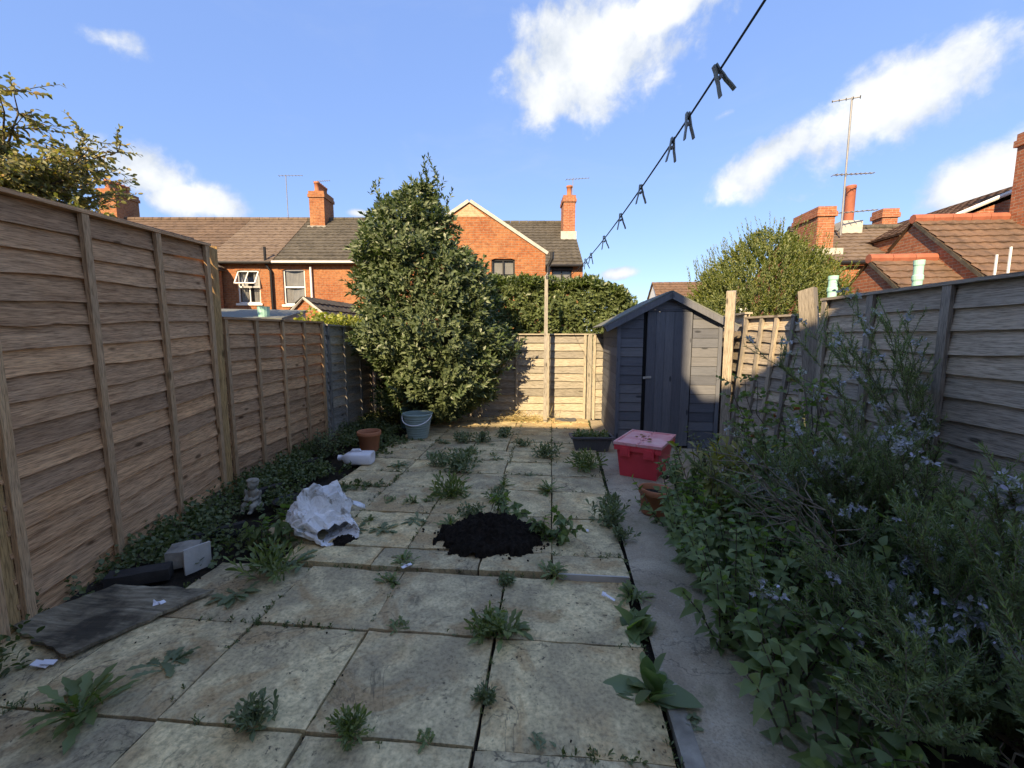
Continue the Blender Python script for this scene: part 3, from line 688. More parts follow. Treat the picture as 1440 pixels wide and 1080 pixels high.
def window(parent, x0, x1, z0, z1, fmat, loc=(0, 0, 0), rot=(0, 0, 0), bars='sash', curtain=None, arch=None, sill=None, open_top=False, y=.085):
    f = MB(); t = .055
    for a in ((x0, x0 + t, z0, z1), (x1 - t, x1, z0, z1), (x0, x1, z0, z0 + t), (x0, x1, z1 - t, z1)): f.box(a[0], a[1], y - .03, y + .03, a[2], a[3])
    zm = (z0 + z1) / 2; xm = (x0 + x1) / 2
    if bars in ('sash', 'cross'): f.box(x0 + t, x1 - t, y - .028, y + .028, zm - .035, zm + .035)
    if bars in ('cross', 'mullion'): f.box(xm - .022, xm + .022, y - .026, y + .026, z0 + t, z1 - t if not open_top else zm)
    fo = f.build('window', fmat, parent, loc=loc, rot=rot)
    g = MB()
    if open_top: g.quad((x0 + t, y, z0 + t), (x1 - t, y, z0 + t), (x1 - t, y, zm), (x0 + t, y, zm))
    else: g.quad((x0 + t, y, z0 + t), (x1 - t, y, z0 + t), (x1 - t, y, z1 - t), (x0 + t, y, z1 - t))
    g.build('pane', M_glass, fo)
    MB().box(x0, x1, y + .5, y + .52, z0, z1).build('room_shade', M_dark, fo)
    if curtain == 'half': MB().box(x0 + t, x1 - t, y + .06, y + .07, z0 + (z1 - z0) * .52, z1 - t).build('blind', M_curtain, fo)
    if curtain == 'full':
        for zz0, zz1, sag in ((zm + .04, z1 - .06, .10), (z0 + .06, zm - .04, .08)):
            vs = []; n = 10
            for i in range(n + 1):
                u = i / n; xx = x0 + t + (x1 - x0 - 2 * t) * u; s_ = sag * (1 - (2 * u - 1) ** 2)
                vs += [(xx, y + .04 + .01 * math.sin(u * 19), zz0 + .02), (xx, y + .04 + .012 * math.sin(u * 23 + 1), zz1 - s_)]
            MB().add(vs, [(2 * i, 2 * i + 2, 2 * i + 3, 2 * i + 1) for i in range(n)]).build('curtain', M_curtain, fo)
    if curtain == 'sides':
        for xa, xb in ((x0 + t, x0 + .36), (x1 - .36, x1 - t)):
            n = 12; vs = []
            for i in range(n + 1):
                xx = xa + (xb - xa) * i / n; yy = y + .09 + .02 * math.sin(i * 1.9)
                vs += [(xx, yy, z0 + t), (xx, yy, z1 - t)]
            MB().add(vs, [(2 * i, 2 * i + 2, 2 * i + 3, 2 * i + 1) for i in range(n)]).build('curtain', M_curtain, fo)
    if sill: MB().box(x0 - .08, x1 + .08, -.06, .1, z0 - .09, z0 - .002).build('sill', sill, fo)
    if arch:
        vs = []; n = 12; hh = .22
        for i in range(n + 1):
            u = i / n; xx = x0 - .05 + (x1 - x0 + .1) * u; rise = .09 * (1 - (2 * u - 1) ** 2)
            vs += [(xx, -.012, z1 - .05 + rise), (xx + (u - .5) * .1, -.012, z1 - .05 + rise + hh), (xx, .1, z1 - .05 + rise), (xx + (u - .5) * .1, .1, z1 - .05 + rise + hh)]
        fs = []
        for i in range(n): a = 4 * i; fs += [(a, a + 4, a + 5, a + 1), (a + 1, a + 5, a + 7, a + 3), (a, a + 2, a + 6, a + 4)]
        MB().add(vs, fs).build('brick_arch', arch, fo)
    if open_top:
        s_ = MB(); hh = z1 - zm - .03; wd = x1 - x0 - .06
        for a in ((-wd / 2, -wd / 2 + .05, -hh, 0), (wd / 2 - .05, wd / 2, -hh, 0), (-wd / 2, wd / 2, -hh, -hh + .05), (-wd / 2, wd / 2, -.05, 0), (-.02, .02, -hh, 0)): s_.box(a[0], a[1], -.02, .02, a[2], a[3])
        so_ = s_.build('top_hung_sash', fmat, fo, loc=(xm, y - .03, z1 - .03), rot=(R(-32), 0, 0))
        MB().quad((-wd / 2 + .05, 0, -hh + .05), (wd / 2 - .05, 0, -hh + .05), (wd / 2 - .05, 0, -.05), (-wd / 2 + .05, 0, -.05)).build('sash_pane', M_glass, fo, loc=(xm, y - .03, z1 - .03), rot=(R(-32), 0, 0))
    return fo
def chimney(parent, x, y, zb, zt, wx, wy, mat, pots=5, along='y', potmat=None, band=True):
    c = MB().box(x - wx / 2, x + wx / 2, y - wy / 2, y + wy / 2, zb, zt - .3)
    c.box(x - wx / 2 - .05, x + wx / 2 + .05, y - wy / 2 - .05, y + wy / 2 + .05, zt - .298, zt - .15)
    c.box(x - wx / 2 - .02, x + wx / 2 + .02, y - wy / 2 - .02, y + wy / 2 + .02, zt - .148, zt)
    co = c.build('chimney', mat, parent)
    for k in range(pots):
        px, py = (x, y - wy / 2 + .14 + (wy - .28) * k / max(pots - 1, 1)) if along == 'y' else (x - wx / 2 + .16 + (wx - .32) * k / max(pots - 1, 1), y)
        MB().lathe([(.13, 0), (.13, .05), (.11, .07), (.12, .36), (.145, .37), (.145, .45), (.1, .45), (.09, .1)], 12, (px, py, zt + .001)).build('chimney_pot', potmat or M_terra, co, smooth=True)
    return co
def gutter(parent, a, c, r=.055, mat=None):
    return MB().tube([a, c], r, 8).build('gutter', mat or M_black, parent)
def pipe(parent, pts, r=.04, mat=None, name='downpipe'):
    return MB().tube(pts, r, 8).build(name, mat or M_black, parent)

TH = R(5.4); TO = Vector((-11., 18., -.1))          # rear wall line of the far terrace
tu = Vector((math.cos(TH), math.sin(TH), 0)); tv = Vector((-math.sin(TH), math.cos(TH), 0))
def terr(u, v=0): return TO + tu * u + tv * v
def px_u(x, y=360, v=0):
    """position along the terrace wall of a photo column"""
    d = Vector(ray(x, y)); o = Vector(CC); n = tv; t = ((terr(0, v) - o).dot(n)) / d.dot(n); return (o + d * t - TO).dot(tu)
def terrace_house(u0, u1, eave, ridge, depth, holes, roofmat, label, brick=M_brickL):
    h = empty('terraced_house', terr(u0), (0, 0, TH)); tag(h, label, 'house', 'terrace of brick houses beyond the gardens')
    W = u1 - u0
    wall_holes('wall', W, eave, holes, brick, h, (0, 0, 0))
    MB().box(0.01, W - .01, depth - .2, depth, 0, eave).build('front_wall', brick, h)
    for X in (0.02, W - .24): MB().add([(X, .25, 0), (X, depth - .25, 0), (X, depth - .25, eave), (X, depth / 2, ridge - .1), (X, .25, eave), (X + .2, .25, 0), (X + .2, depth - .25, 0), (X + .2, depth - .25, eave), (X + .2, depth / 2, ridge - .1), (X + .2, .25, eave)], [(0, 1, 2, 3, 4), (9, 8, 7, 6, 5), (0, 5, 6, 1), (1, 6, 7, 2), (2, 7, 8, 3), (3, 8, 9, 4), (4, 9, 5, 0)]).build('party_wall', brick, h)
    e = .22; sl_ = (ridge - eave) / (depth / 2)
    roof_slope('roof', (0.01, -e, eave - e * sl_), (W - .01, -e, eave - e * sl_), (W - .01, depth / 2, ridge), (0.01, depth / 2, ridge), roofmat, h)
    roof_slope('front_roof', (W - .01, depth + e, eave - e * sl_), (0.01, depth + e, eave - e * sl_), (0.01, depth / 2, ridge), (W - .01, depth / 2, ridge), roofmat, h, course=.6, tw=.5)
    ridge_tiles((0.0, depth / 2, ridge + .02), (W, depth / 2, ridge + .02), roofmat, h)
    gutter(h, (0.02, -e - .05, eave - e * sl_ - .02), (W - .02, -e - .05, eave - e * sl_ - .02))
    return h
EV, RG, DP = 4.72, 7.25, 7.0
uA, uB, uC, uD, uE = px_u(290), px_u(385), px_u(520), px_u(645), px_u(820)
h0 = terrace_house(uA - 7.5, uA, EV, RG, DP, [], M_tileBrown, 'left terraced house with dark brown roof and wing with striped sunlit tiles')
chimney(h0, .6 + .2, DP / 2 + .2, RG - 1.0, RG + 1.35, .85, 1.35, M_brickL)
x0, x1 = px_u(331) - uA, px_u(363) - uA
hA = terrace_house(uA, uB, EV + .02, RG, DP, [(x0, x1, 2.88, 4.28)], M_tileTan, 'terraced house with tan roof and white window tilted open')
window(hA, x0, x1, 2.88, 4.28, M_white, bars='cross', curtain='sides', arch=M_brickL, sill=M_white, open_top=True)
pipe(hA, [(uB - uA - .12, -.10, 0), (uB - uA - .12, -.10, EV - .5), (uB - uA - .30, -.14, EV - .2), (uB - uA - .30, -.14, EV + .5)], .055)
x0, x1 = px_u(396) - uB, px_u(427) - uB
hB = terrace_house(uB, uC, EV, RG, DP, [(x0, x1, 2.83, 4.32)], M_tileDark, 'terraced house with dark mossy roof and white curtained sash window')
window(hB, x0, x1, 2.83, 4.32, M_white, bars='sash', curtain='full', arch=M_brickL, sill=M_white)
pipe(hB, [(px_u(437) - uB, -.08, 0), (px_u(437) - uB, -.08, EV - .3)], .05, M_white)
gutter(hB, (0.05, -.30, EV - .14), (uC - uB - .05, -.30, EV - .14), .05, M_white)
MB().box(.25, 1.15, DP / 2 - .75, DP / 2 - .1, RG - .75, RG - .46).build('lead_flashing', M_mortar, hB)
chimney(hB, .7, DP / 2 - .05, RG - .8, RG + 1.2, .72, 1.15, M_brickL)
# house behind the bay tree
hX = terrace_house(uC, uD, EV, RG, DP, [], M_tileDark, 'terraced house with dark roof mostly hidden behind the bay tree')
# end house with gabled wing
W_ = uE - uD
wx0, wx1 = px_u(776, 380) - uD, px_u(804, 380) - uD
hC = terrace_house(uD, uE, 4.62, 7.1, DP, [(wx0, wx1, 3.5, 4.3)], M_tileDark, 'end terraced house with orange brick gable wing and dark roof')
window(hC, wx0, wx1, 3.5, 4.3, M_black, bars='mullion', curtain='half')
MB().box(px_u(772) - uD - .35, wx1 + .05, -.012, -.004, 4.3, 4.55).build('black_fascia', M_black, hC)
chimney(hC, W_ - .35, DP / 2 - 1.0, 5.2, 8.0, .55, 1.0, M_brickR, pots=1)
MB().box(W_ - .75, W_ - .02, DP / 2 - 1.62, DP / 2 - 1.52, 5.7, 6.35).build('lead_flashing', M_mortar, hC)
VG = -4.5                                             # gable wall plane of the wing
def px_w(x, y):
    d = Vector(ray(x, y)); o = Vector(CC); t = ((terr(0, VG) - o).dot(tv)) / d.dot(tv); p = o + d * t - TO; return p.dot(tu) - uD, p.z
ga, gz = px_w(660, 286); ge, ez = px_w(767, 357); gl = 2 * ga - ge
a0, az1 = px_w(691, 364); a1, az0 = px_w(724, 392)
wall_holes('wing_gable', ge - gl, ez, [(a0 - gl, a1 - gl, az0 - .35, az1)], M_brickL, hC, (gl, VG, 0), top=(ga - gl, gz))
MB().add([(ge - .22, VG + .23, 0), (ge - .01, VG + .23, 0), (ge - .01, 0, 0), (ge - .22, 0, 0), (ge - .22, VG + .23, ez - .05), (ge - .01, VG + .23, ez - .05), (ge - .01, 0, ez - .05), (ge - .22, 0, ez - .05)], [(3, 2, 1, 0), (4, 5, 6, 7), (0, 1, 5, 4), (1, 2, 6, 5), (2, 3, 7, 6), (3, 0, 4, 7)]).build('wing_side_wall', M_brickL, hC)
MB().add([(gl + .01, VG + .23, 0), (gl + .22, VG + .23, 0), (gl + .22, 0, 0), (gl + .01, 0, 0), (gl + .01, VG + .23, ez - .05), (gl + .22, VG + .23, ez - .05), (gl + .22, 0, ez - .05), (gl + .01, 0, ez - .05)], [(3, 2, 1, 0), (4, 5, 6, 7), (0, 1, 5, 4), (1, 2, 6, 5), (2, 3, 7, 6), (3, 0, 4, 7)]).build('wing_side_wall', M_brickL, hC)
window(hC, a0 - gl, a1 - gl, az0 - .35, az1, M_black, loc=(gl, VG, 0), bars='mullion', curtain='half', arch=M_brickL, sill=M_mortar)
roof_slope('wing_roof', (ge + .02, VG + .02, ez), (ge + .02, 2.2, ez), (ga, 2.2, gz + .02), (ga, VG + .02, gz + .02), M_tileDark, hC)
roof_slope('wing_roof', (gl - .02, 2.2, ez), (gl - .02, VG + .02, ez), (ga, VG + .02, gz + .02), (ga, 2.2, gz + .02), M_tileDark, hC)
for s_, xe in ((1, ge), (-1, gl)):
    n_ = Vector((gz - ez, 0, abs(ge - ga))).normalized(); n_.x *= s_
    A, B = Vector((xe + .05 * s_, VG, ez - .03)), Vector((ga, VG, gz + .03)); q = n_ * .10
    vs = [A + Vector((0, -.05, 0)), B + Vector((0, -.05, 0)), B + q + Vector((0, -.05, 0)), A + q + Vector((0, -.05, 0)), A + Vector((0, .08, 0)), B + Vector((0, .08, 0)), B + q + Vector((0, .08, 0)), A + q + Vector((0, .08, 0))]
    MB().add(vs, [(0, 1, 2, 3), (7, 6, 5, 4), (0, 4, 5, 1), (1, 5, 6, 2), (2, 6, 7, 3), (3, 7, 4, 0)]).build('verge', M_mortar, hC)
vs = [(ga - .55, VG - .008, gz - .42), (ga + .55, VG - .008, gz - .42), (ga, VG - .008, gz - .02)]
MB().add(vs, [(0, 1, 2)]).build('pale_brick_patch', M_brickPale, hC)
pipe(hC, [(ge + .1, VG + .05, 0), (ge + .1, VG + .05, ez - .4), (ge + .22, VG - .02, ez - .15), (ge + .22, VG - .02, ez + .05)], .06)
# left wing of the first house: tiles run towards the gardens
rx, rz_ = -15.25, 5.5; ex, ez2 = -13.9, 4.32
wl = empty('rear_wing', (0, 0, -.1)); tag(wl, 'brick rear wing with striped sunlit tile roof above the tall fence', 'house wing')
roof_slope('roof', (ex, 10.5, ez2), (ex, 17.6, ez2), (rx, 17.6, rz_), (rx, 10.5, rz_), M_tileTan, wl)
roof_slope('roof', (2 * rx - ex, 17.6, ez2), (2 * rx - ex, 10.5, ez2), (rx, 10.5, rz_), (rx, 17.6, rz_), M_tileTan, wl)
ridge_tiles((rx, 10.5, rz_ + .02), (rx, 17.6, rz_ + .02), M_tileBrown, wl)
MB().add([(ex - .1, 10.6, 0), (ex - .1, 17.55, 0), (ex - .1, 17.55, ez2), (ex - .1, 10.6, ez2), (2 * rx - ex + .1, 10.6, 0), (2 * rx - ex + .1, 17.55, 0), (2 * rx - ex + .1, 17.55, ez2), (2 * rx - ex + .1, 10.6, ez2), (rx, 10.6, rz_ - .05), (rx, 17.55, rz_ - .05)],
         [(0, 1, 2, 3), (7, 6, 5, 4), (4, 0, 3, 8, 7), (1, 5, 6, 9, 2)]).build('wall', M_brickL, wl)
gutter(wl, (ex + .05, 10.6, ez2 - .08), (ex + .05, 17.5, ez2 - .08)); pipe(wl, [(ex - .04, 16.4, 0), (ex - .04, 16.4, ez2 - .1)], .045)

# aerials
def aerial(base, h, boom, ang, n=8, label='', el=.32, extra=(), thick=.018):
    a = empty('television_aerial', base); tag(a, label, 'aerial')
    MB().tube([(0, 0, 0), (0, 0, h)], thick, 6).build('mast', M_metal, a)
    for z, L, ag, nn, e_ in ((h - .03, boom, ang, n, el),) + tuple(extra):
        d = Vector((math.cos(ag), math.sin(ag), .1)); s_ = d.cross(Vector((0, 0, 1))).normalized()
        MB().tube([Vector((0, 0, z)) - d * L * .3, Vector((0, 0, z)) + d * L * .7], thick * .7, 5).build('boom', M_metal, a)
        for k in range(nn):
            p = Vector((0, 0, z)) + d * L * (-.28 + .96 * k / (nn - 1)); q = e_ * (1 - .4 * k / nn)
            MB().tube([p - s_ * q * .5, p + s_ * q * .5], thick * .45, 4).build('element', M_metal, a)
    return a
def roofpt(x, y, Y): return tuple(aty(x, y, Y))
for (x, yb, yt, Y, bm, ag, lb) in ((143, 300, 233, 20.5, .9, .6, 'thin aerial left of the five-pot chimney'), (176, 275, 254, 21., .9, .2, 'short aerial rising from the five-pot chimney'),
                                   (405, 300, 246, 21.3, 1.1, .35, 'aerial with slanting boom left of the second chimney'), (450, 305, 254, 21.6, .8, .2, 'aerial right of the second chimney'),
                                   (805, 300, 251, 21.2, 1.1, .2, 'aerial on the chimney of the end house')):
    A = Vector(aty(x, yb, Y)); B = Vector(aty(x, yt, Y)); aerial(A - Vector((0, 0, .6)), B.z - A.z + .6, bm, ag, 8, lb)

# lean-to roof, brick outhouse behind the low left fence
ls = empty('felt_roof_shed', (0, 0, 0)); tag(ls, 'flat felt shed roof just behind the low brown fence', 'shed')
p = [Vector(aty(302, 447, 6.2)), Vector(aty(396, 447, 6.6)), Vector(aty(432, 436, 8.6)), Vector(aty(305, 434, 8.4))]
vs = p + [q - Vector((0, 0, .05)) for q in p]
MB().add(vs, [(0, 1, 2, 3), (7, 6, 5, 4), (0, 4, 5, 1), (1, 5, 6, 2), (2, 6, 7, 3), (3, 7, 4, 0)]).build('roof', M_felt, ls)
vs = [Vector((q.x, q.y, -.1)) for q in p] + [q - Vector((0, 0, .052)) for q in p]
cen = sum(p, Vector()) / 4; vs = [Vector((cen.x + (q.x - cen.x) * .96, cen.y + (q.y - cen.y) * .96, q.z)) for q in vs]
MB().add(vs, [(0, 1, 5, 4), (1, 2, 6, 5), (2, 3, 7, 6), (3, 0, 4, 7)]).build('wall', M_fgrey, ls)
c0 = Vector(aty(371, 441, 6.75)); bb = MB(); bb.lathe([(.07, 0), (.085, .02), (.095, .18), (.1, .19), (.09, .19), (.08, .03)], 14)
tag(bb.build('plant_tub', M_vent, loc=(c0.x, c0.y, p[0].z + .012)), 'mint green tub on the felt shed roof', 'tub')
oh = empty('brick_outhouse', (0, 0, 0)); tag(oh, 'small brick outhouse with gable and tiled roof in front of the terrace', 'outhouse')
OY = 11.5; A = Vector(aty(412, 449, OY)); B = Vector(aty(428, 419, OY)); Cc = Vector(aty(480, 462, OY))
hw = 1.25; ap = Vector((B.x, OY, B.z)); le = Vector((B.x - .55, OY, B.z - .5)); re = Vector((B.x + 1.35, OY, B.z - 1.05))
MB().add([(le.x, OY, -.1), (re.x, OY, -.1), (re.x, OY, re.z), (ap.x, OY, ap.z), (le.x, OY, le.z), (le.x, OY + 3, -.1), (re.x, OY + 3, -.1), (re.x, OY + 3, re.z), (ap.x, OY + 3, ap.z), (le.x, OY + 3, le.z)], [(0, 1, 2, 3, 4), (1, 6, 7, 2), (5, 0, 4, 9), (9, 8, 7, 6, 5)]).build('wall', M_brickL, oh)
roof_slope('roof', (re.x + .1, OY - .08, re.z - .06), (re.x + .1, OY + 3, re.z - .06), (ap.x, OY + 3, ap.z + .03), (ap.x, OY - .08, ap.z + .03), M_tileDark, oh)
roof_slope('roof', (le.x - .1, OY + 3, le.z - .09), (le.x - .1, OY - .08, le.z - .09), (ap.x, OY - .08, ap.z + .03), (ap.x, OY + 3, ap.z + .03), M_tileDark, oh)
MB().tube([(le.x - .08, OY - .05, le.z - .1), (ap.x, OY - .05, ap.z), (re.x + .08, OY - .05, re.z - .09)], .045, 6).build('verge', M_mortar, oh)

# houses on the right
def tri_wing(name, X, Yr, zr, Ye, ze, Xend, brick, roofmat, label, cat='house wing', zb=-.1, Yb=None):
    """gable wall at X facing -X; ridge along X at Yr; slope falls to the eave at Ye"""
    o = empty(name, (0, 0, 0)); tag(o, label, cat); Yb = Yb or 2 * Yr - Ye
    MB().add([(X, Ye, zb), (X, Ye, ze), (X, Yr, zr), (X, Yb, ze), (X, Yb, zb), (Xend, Ye, zb), (Xend, Ye, ze), (Xend, Yr, zr), (Xend, Yb, ze), (Xend, Yb, zb)],
             [(0, 1, 2, 3, 4), (0, 5, 6, 1), (9, 8, 7, 6, 5), (3, 8, 9, 4)]).build('wall', brick, o)
    sl_ = (zr - ze) / (Yr - Ye); e = .14
    roof_slope('roof', (X - .06, Ye - e, ze - e * sl_ + .02), (Xend, Ye - e, ze - e * sl_ + .02), (Xend, Yr, zr + .02), (X - .06, Yr, zr + .02), roofmat, o)
    roof_slope('rear_roof', (Xend, Yb + e, ze - e * sl_ + .02), (X - .06, Yb + e, ze - e * sl_ + .02), (X - .06, Yr, zr + .02), (Xend, Yr, zr + .02), roofmat, o, course=.5, tw=.5)
    ridge_tiles((X - .08, Yr, zr + .05), (Xend, Yr, zr + .05), M_ridgeRed, o)
    MB().add([(X - .07, Ye - e, ze - e * sl_ - .1), (X - .07, Yr, zr - .08), (X - .07, Yr, zr + .01), (X - .07, Ye - e, ze - e * sl_), (X - .03, Ye - e, ze - e * sl_ - .1), (X - .03, Yr, zr - .08), (X - .03, Yr, zr + .01), (X - .03, Ye - e, ze - e * sl_)], [(3, 2, 1, 0), (4, 5, 6, 7), (0, 1, 5, 4), (2, 3, 7, 6), (3, 0, 4, 7)]).build('verge', M_tileDark, o)
    return o
A = atx(1288, 311, 9.0); B = atx(1390, 390, 9.0); k_ = (A[2] - B[2]) / (A[1] - B[1]); Ye = B[1] - .9; wingR = tri_wing('rear_wing', 9.0, A[1], A[2], Ye, A[2] - k_ * (A[1] - Ye), 17., M_brickR, M_tileR, 'red brick rear wing with russet tiles and long red ridge beyond the right fence')
A = atx(1226, 367, 7.6); B = atx(1275, 412, 7.6); k_ = (A[2] - B[2]) / (A[1] - B[1]); Ye = B[1] - .8
tri_wing('brick_outhouse', 7.6, A[1], A[2], Ye, A[2] - k_ * (A[1] - Ye), 9.0, M_brickR, M_tileR, 'low brick lean-to with red ridge tucked against the red brick wing', 'outhouse')
MB().tube([tuple(atx(1296, 369, 8.96)), tuple(atx(1338, 401, 8.96))], .06, 6).build('mortar_fillet', M_mortar, wingR)
# house with long tiled slope, chimney stack, flue and mast
RY = 14.0; hR = empty('brick_house', (0, 0, 0)); tag(hR, 'brick house with weathered tile roof, broad chimney and red flue', 'house')
A = Vector(aty(1178, 366, RY)); T = Vector(aty(1240, 322, RY + 2.6)); XL, XR = A.x - .1, A.x + 7
ez3, rz3 = A.z, T.z
MB().add([(XL, RY, -.1), (XR, RY, -.1), (XR, RY, ez3), (XL, RY, ez3), (XL, RY + 5.2, -.1), (XL, RY + 5.2, ez3), (XL, RY + 2.6, rz3), (XR, RY + 5.2, -.1), (XR, RY + 5.2, ez3), (XR, RY + 2.6, rz3)], [(0, 1, 2, 3), (4, 0, 3, 6, 5), (1, 7, 8, 9, 2), (7, 4, 5, 8)]).build('wall', M_brickR, hR)
roof_slope('roof', (XL - .05, RY - .15, ez3 - .06), (XR, RY - .15, ez3 - .06), (XR, RY + 2.6, rz3 + .02), (XL - .05, RY + 2.6, rz3 + .02), M_tileTan, hR)
roof_slope('rear_roof', (XR, RY + 5.35, ez3 - .06), (XL - .05, RY + 5.35, ez3 - .06), (XL - .05, RY + 2.6, rz3 + .02), (XR, RY + 2.6, rz3 + .02), M_tileTan, hR, course=.6, tw=.5)
ridge_tiles((XL - .05, RY + 2.6, rz3 + .05), (XR, RY + 2.6, rz3 + .05), M_tileDark, hR); gutter(hR, (XL, RY - .2, ez3 - .1), (XR, RY - .2, ez3 - .1))
czR = Vector(aty(1170, 294, RY + .9)).z
chimney(hR, XL + .02, RY + 1.25, ez3 - .5, czR, .5, 1.35, M_brickR, pots=0)
MB().box(XL - .35, XL + .45, RY + .35, RY + .55, ez3 - .02, ez3 + .42).build('lead_flashing', M_mortar, hR)
fl = Vector(aty(1190, 318, RY + 2.4)); ft = Vector(aty(1191, 266, RY + 2.4))
MB().box(fl.x - .3, fl.x + .34, fl.y - .3, fl.y + .3, fl.z - .35, fl.z + .12).build('flue_base', M_mortar, hR)
MB().lathe([(.15, 0), (.15, ft.z - fl.z - .1), (.16, ft.z - fl.z - .08), (.16, ft.z - fl.z), (.12, ft.z - fl.z), (.12, .1)], 16, (fl.x + .05, fl.y, fl.z + .1)).build('flue_pipe', M_ridgeRed, hR, smooth=True)
s2 = Vector(aty(1243, 322, RY + 3.0)); s3 = Vector(aty(1243, 296, RY + 3.0)); chimney(hR, s2.x, s2.y, s2.z - .5, s3.z, .5, .5, M_brickR, pots=0)
mb_ = Vector(aty(1183, 318, RY + 1.6)); mt = Vector(aty(1191, 137, RY + 1.6)); hM = mt.z - mb_.z + .3
aerial(mb_ - Vector((0, 0, .3)), hM, .75, 2.6, 5, 'tall mast with three aerials beside the red flue', .25, ((hM - 2.35, 1.5, .25, 9, .25), (hM - 3.55, 1.7, .15, 10, .28)), .028)
# steep roof and chimney at the far right
X0 = 13.0; A = atx(1330, 303, X0 - 2.2); B = atx(1440, 268, X0)
hS = empty('brick_house', (0, 0, 0)); tag(hS, 'house with steep brown roof rising behind the red ridge', 'house')
zr4 = B[2]; ze4 = 4.3
roof_slope('roof', (X0 - 3, 12.4, ze4), (X0 - 3, 20, ze4), (X0, 20, zr4 + .2), (X0, 12.4, zr4 + .2), M_tileR, hS); roof_slope('roof', (X0 + 3, 20, ze4), (X0 + 3, 12.4, ze4), (X0, 12.4, zr4 + .2), (X0, 20, zr4 + .2), M_tileR, hS)
MB().add([(X0 - 2.9, 12.5, -.1), (X0 + 2.9, 12.5, -.1), (X0 + 2.9, 12.5, ze4), (X0, 12.5, zr4), (X0 - 2.9, 12.5, ze4), (X0 - 2.9, 19.9, -.1), (X0 + 2.9, 19.9, -.1), (X0 + 2.9, 19.9, ze4), (X0, 19.9, zr4), (X0 - 2.9, 19.9, ze4)], [(0, 1, 2, 3, 4), (9, 8, 7, 6, 5), (5, 0, 4, 9), (1, 6, 7, 2)]).build('wall', M_brickR, hS)
MB().tube([(X0 - 3.02, 12.38, ze4 + .05), (X0, 12.38, zr4 + .26)], .05, 6).build('verge', M_white, hS)
cb = Vector(aty(1447, 300, 11.6)); chimney(wingR, cb.x + .1, 11.6, cb.z - .6, cb.z + 1.9, .5, .6, M_brickR, pots=1)
# distant house over the shed
hF = empty('distant_house', (0, 0, 0)); tag(hF, 'distant house with white gable and brown roof peeping over the shed', 'house')
A = aty(921, 397, 30); zr5 = A[2]; xa = A[0]
MB().add([(xa - .1, 28, -.1), (xa - .1, 32, -.1), (xa - .1, 32, zr5 - 1.6), (xa - .1, 30, zr5 - .1), (xa - .1, 28, zr5 - 1.6), (xa + 7, 28, -.1), (xa + 7, 28, zr5 - 1.6), (xa + 7, 32, -.1), (xa + 7, 32, zr5 - 1.6), (xa + 7, 30, zr5 - .1)], [(4, 3, 2, 1, 0), (0, 5, 6, 4), (5, 7, 8, 9, 6), (7, 1, 2, 8)]).build('wall', M_white, hF)
roof_slope('roof', (xa - .2, 27.8, zr5 - 1.7), (xa + 7, 27.8, zr5 - 1.7), (xa + 7, 30, zr5), (xa - .2, 30, zr5), M_tileR, hF); roof_slope('rear_roof', (xa + 7, 32.2, zr5 - 1.7), (xa - .2, 32.2, zr5 - 1.7), (xa - .2, 30, zr5), (xa + 7, 30, zr5), M_tileR, hF, course=.6, tw=.6)

# our own house behind the camera: its eaves and chimney shade the garden
HY = -4.0
own = empty('brick_house', (0, HY, -.1)); tag(own, 'brick house with tall rear chimney whose roof shades the garden', 'house')
MB().box(-8.4, 3.2, -7.9, 0, 0, 6.42).build('wall', M_brickL, own)
roof_slope('roof', (3.2, .12, 6.44), (-8.4, .12, 6.44), (-8.4, -4., 8.5), (3.2, -4., 8.5), M_tileDark, own); roof_slope('front_roof', (-8.4, -8.1, 6.4), (3.2, -8.1, 6.4), (3.2, -4., 8.5), (-8.4, -4., 8.5), M_tileDark, own, course=.6, tw=.5)
chimney(own, -2.07, -.27, 5.2, 8.8, .95, .5, M_brickL, pots=3, along='x')
MB().add([(x, y, z) for y in (.06, -.5) for x, z in ((-2.9, 6.35), (-1.03, 6.35), (-1.57, 7.05), (-2.45, 7.3))], [(3, 2, 1, 0), (4, 5, 6, 7), (0, 1, 5, 4), (1, 2, 6, 5), (2, 3, 7, 6), (3, 0, 4, 7)]).build('chimney_shoulder', M_brickL, own)
for x0, z0 in ((-6.2, .9), (-6.2, 3.9), (-4.2, 3.9), (.2, 3.9), (.2, .9)):
    MB().box(x0, x0 + 1.0, -.02, .02, z0, z0 + 1.4).build('window', M_white, own); MB().box(x0 + .08, x0 + .92, .021, .026, z0 + .08, z0 + 1.32).build('pane', M_glass, own)
MB().box(-2.6, -1.7, -.02, .03, .1, 2.1).build('back_door', M_white, own)

# vent pipes and canes beyond the right fence
for (x, yt, Y, r, lb) in ((1172, 388, 6.2, .052, 'slim mint green vent pipe beside the yellow-green tree'), (1293, 366, 5.0, .042, 'mint green vent pipe with collar in front of the brick lean-to')):
    P = Vector(aty(x, yt, Y)); zt = P.z
    tag(MB().lathe([(r, -.1), (r, zt - .22), (r * 1.18, zt - .2), (r * 1.18, zt - .16), (r, zt - .15), (r, zt - .06), (r * 1.12, zt - .05), (r * 1.15, zt), (r * .9, zt), (r * .85, zt - .3)], 18, (P.x, P.y, 0)).build('vent_pipe', M_vent), lb, 'vent pipe')
for x, yt, lb in ((1402, 358, 'shorter white cane above the right fence'), (1422, 347, 'taller white cane above the right fence')):
    P = Vector(aty(x, yt, 5.2)); tag(MB().tube([(P.x, P.y, -.1), (P.x, P.y, P.z)], .012, 6).build('garden_cane', M_white), lb, 'cane')

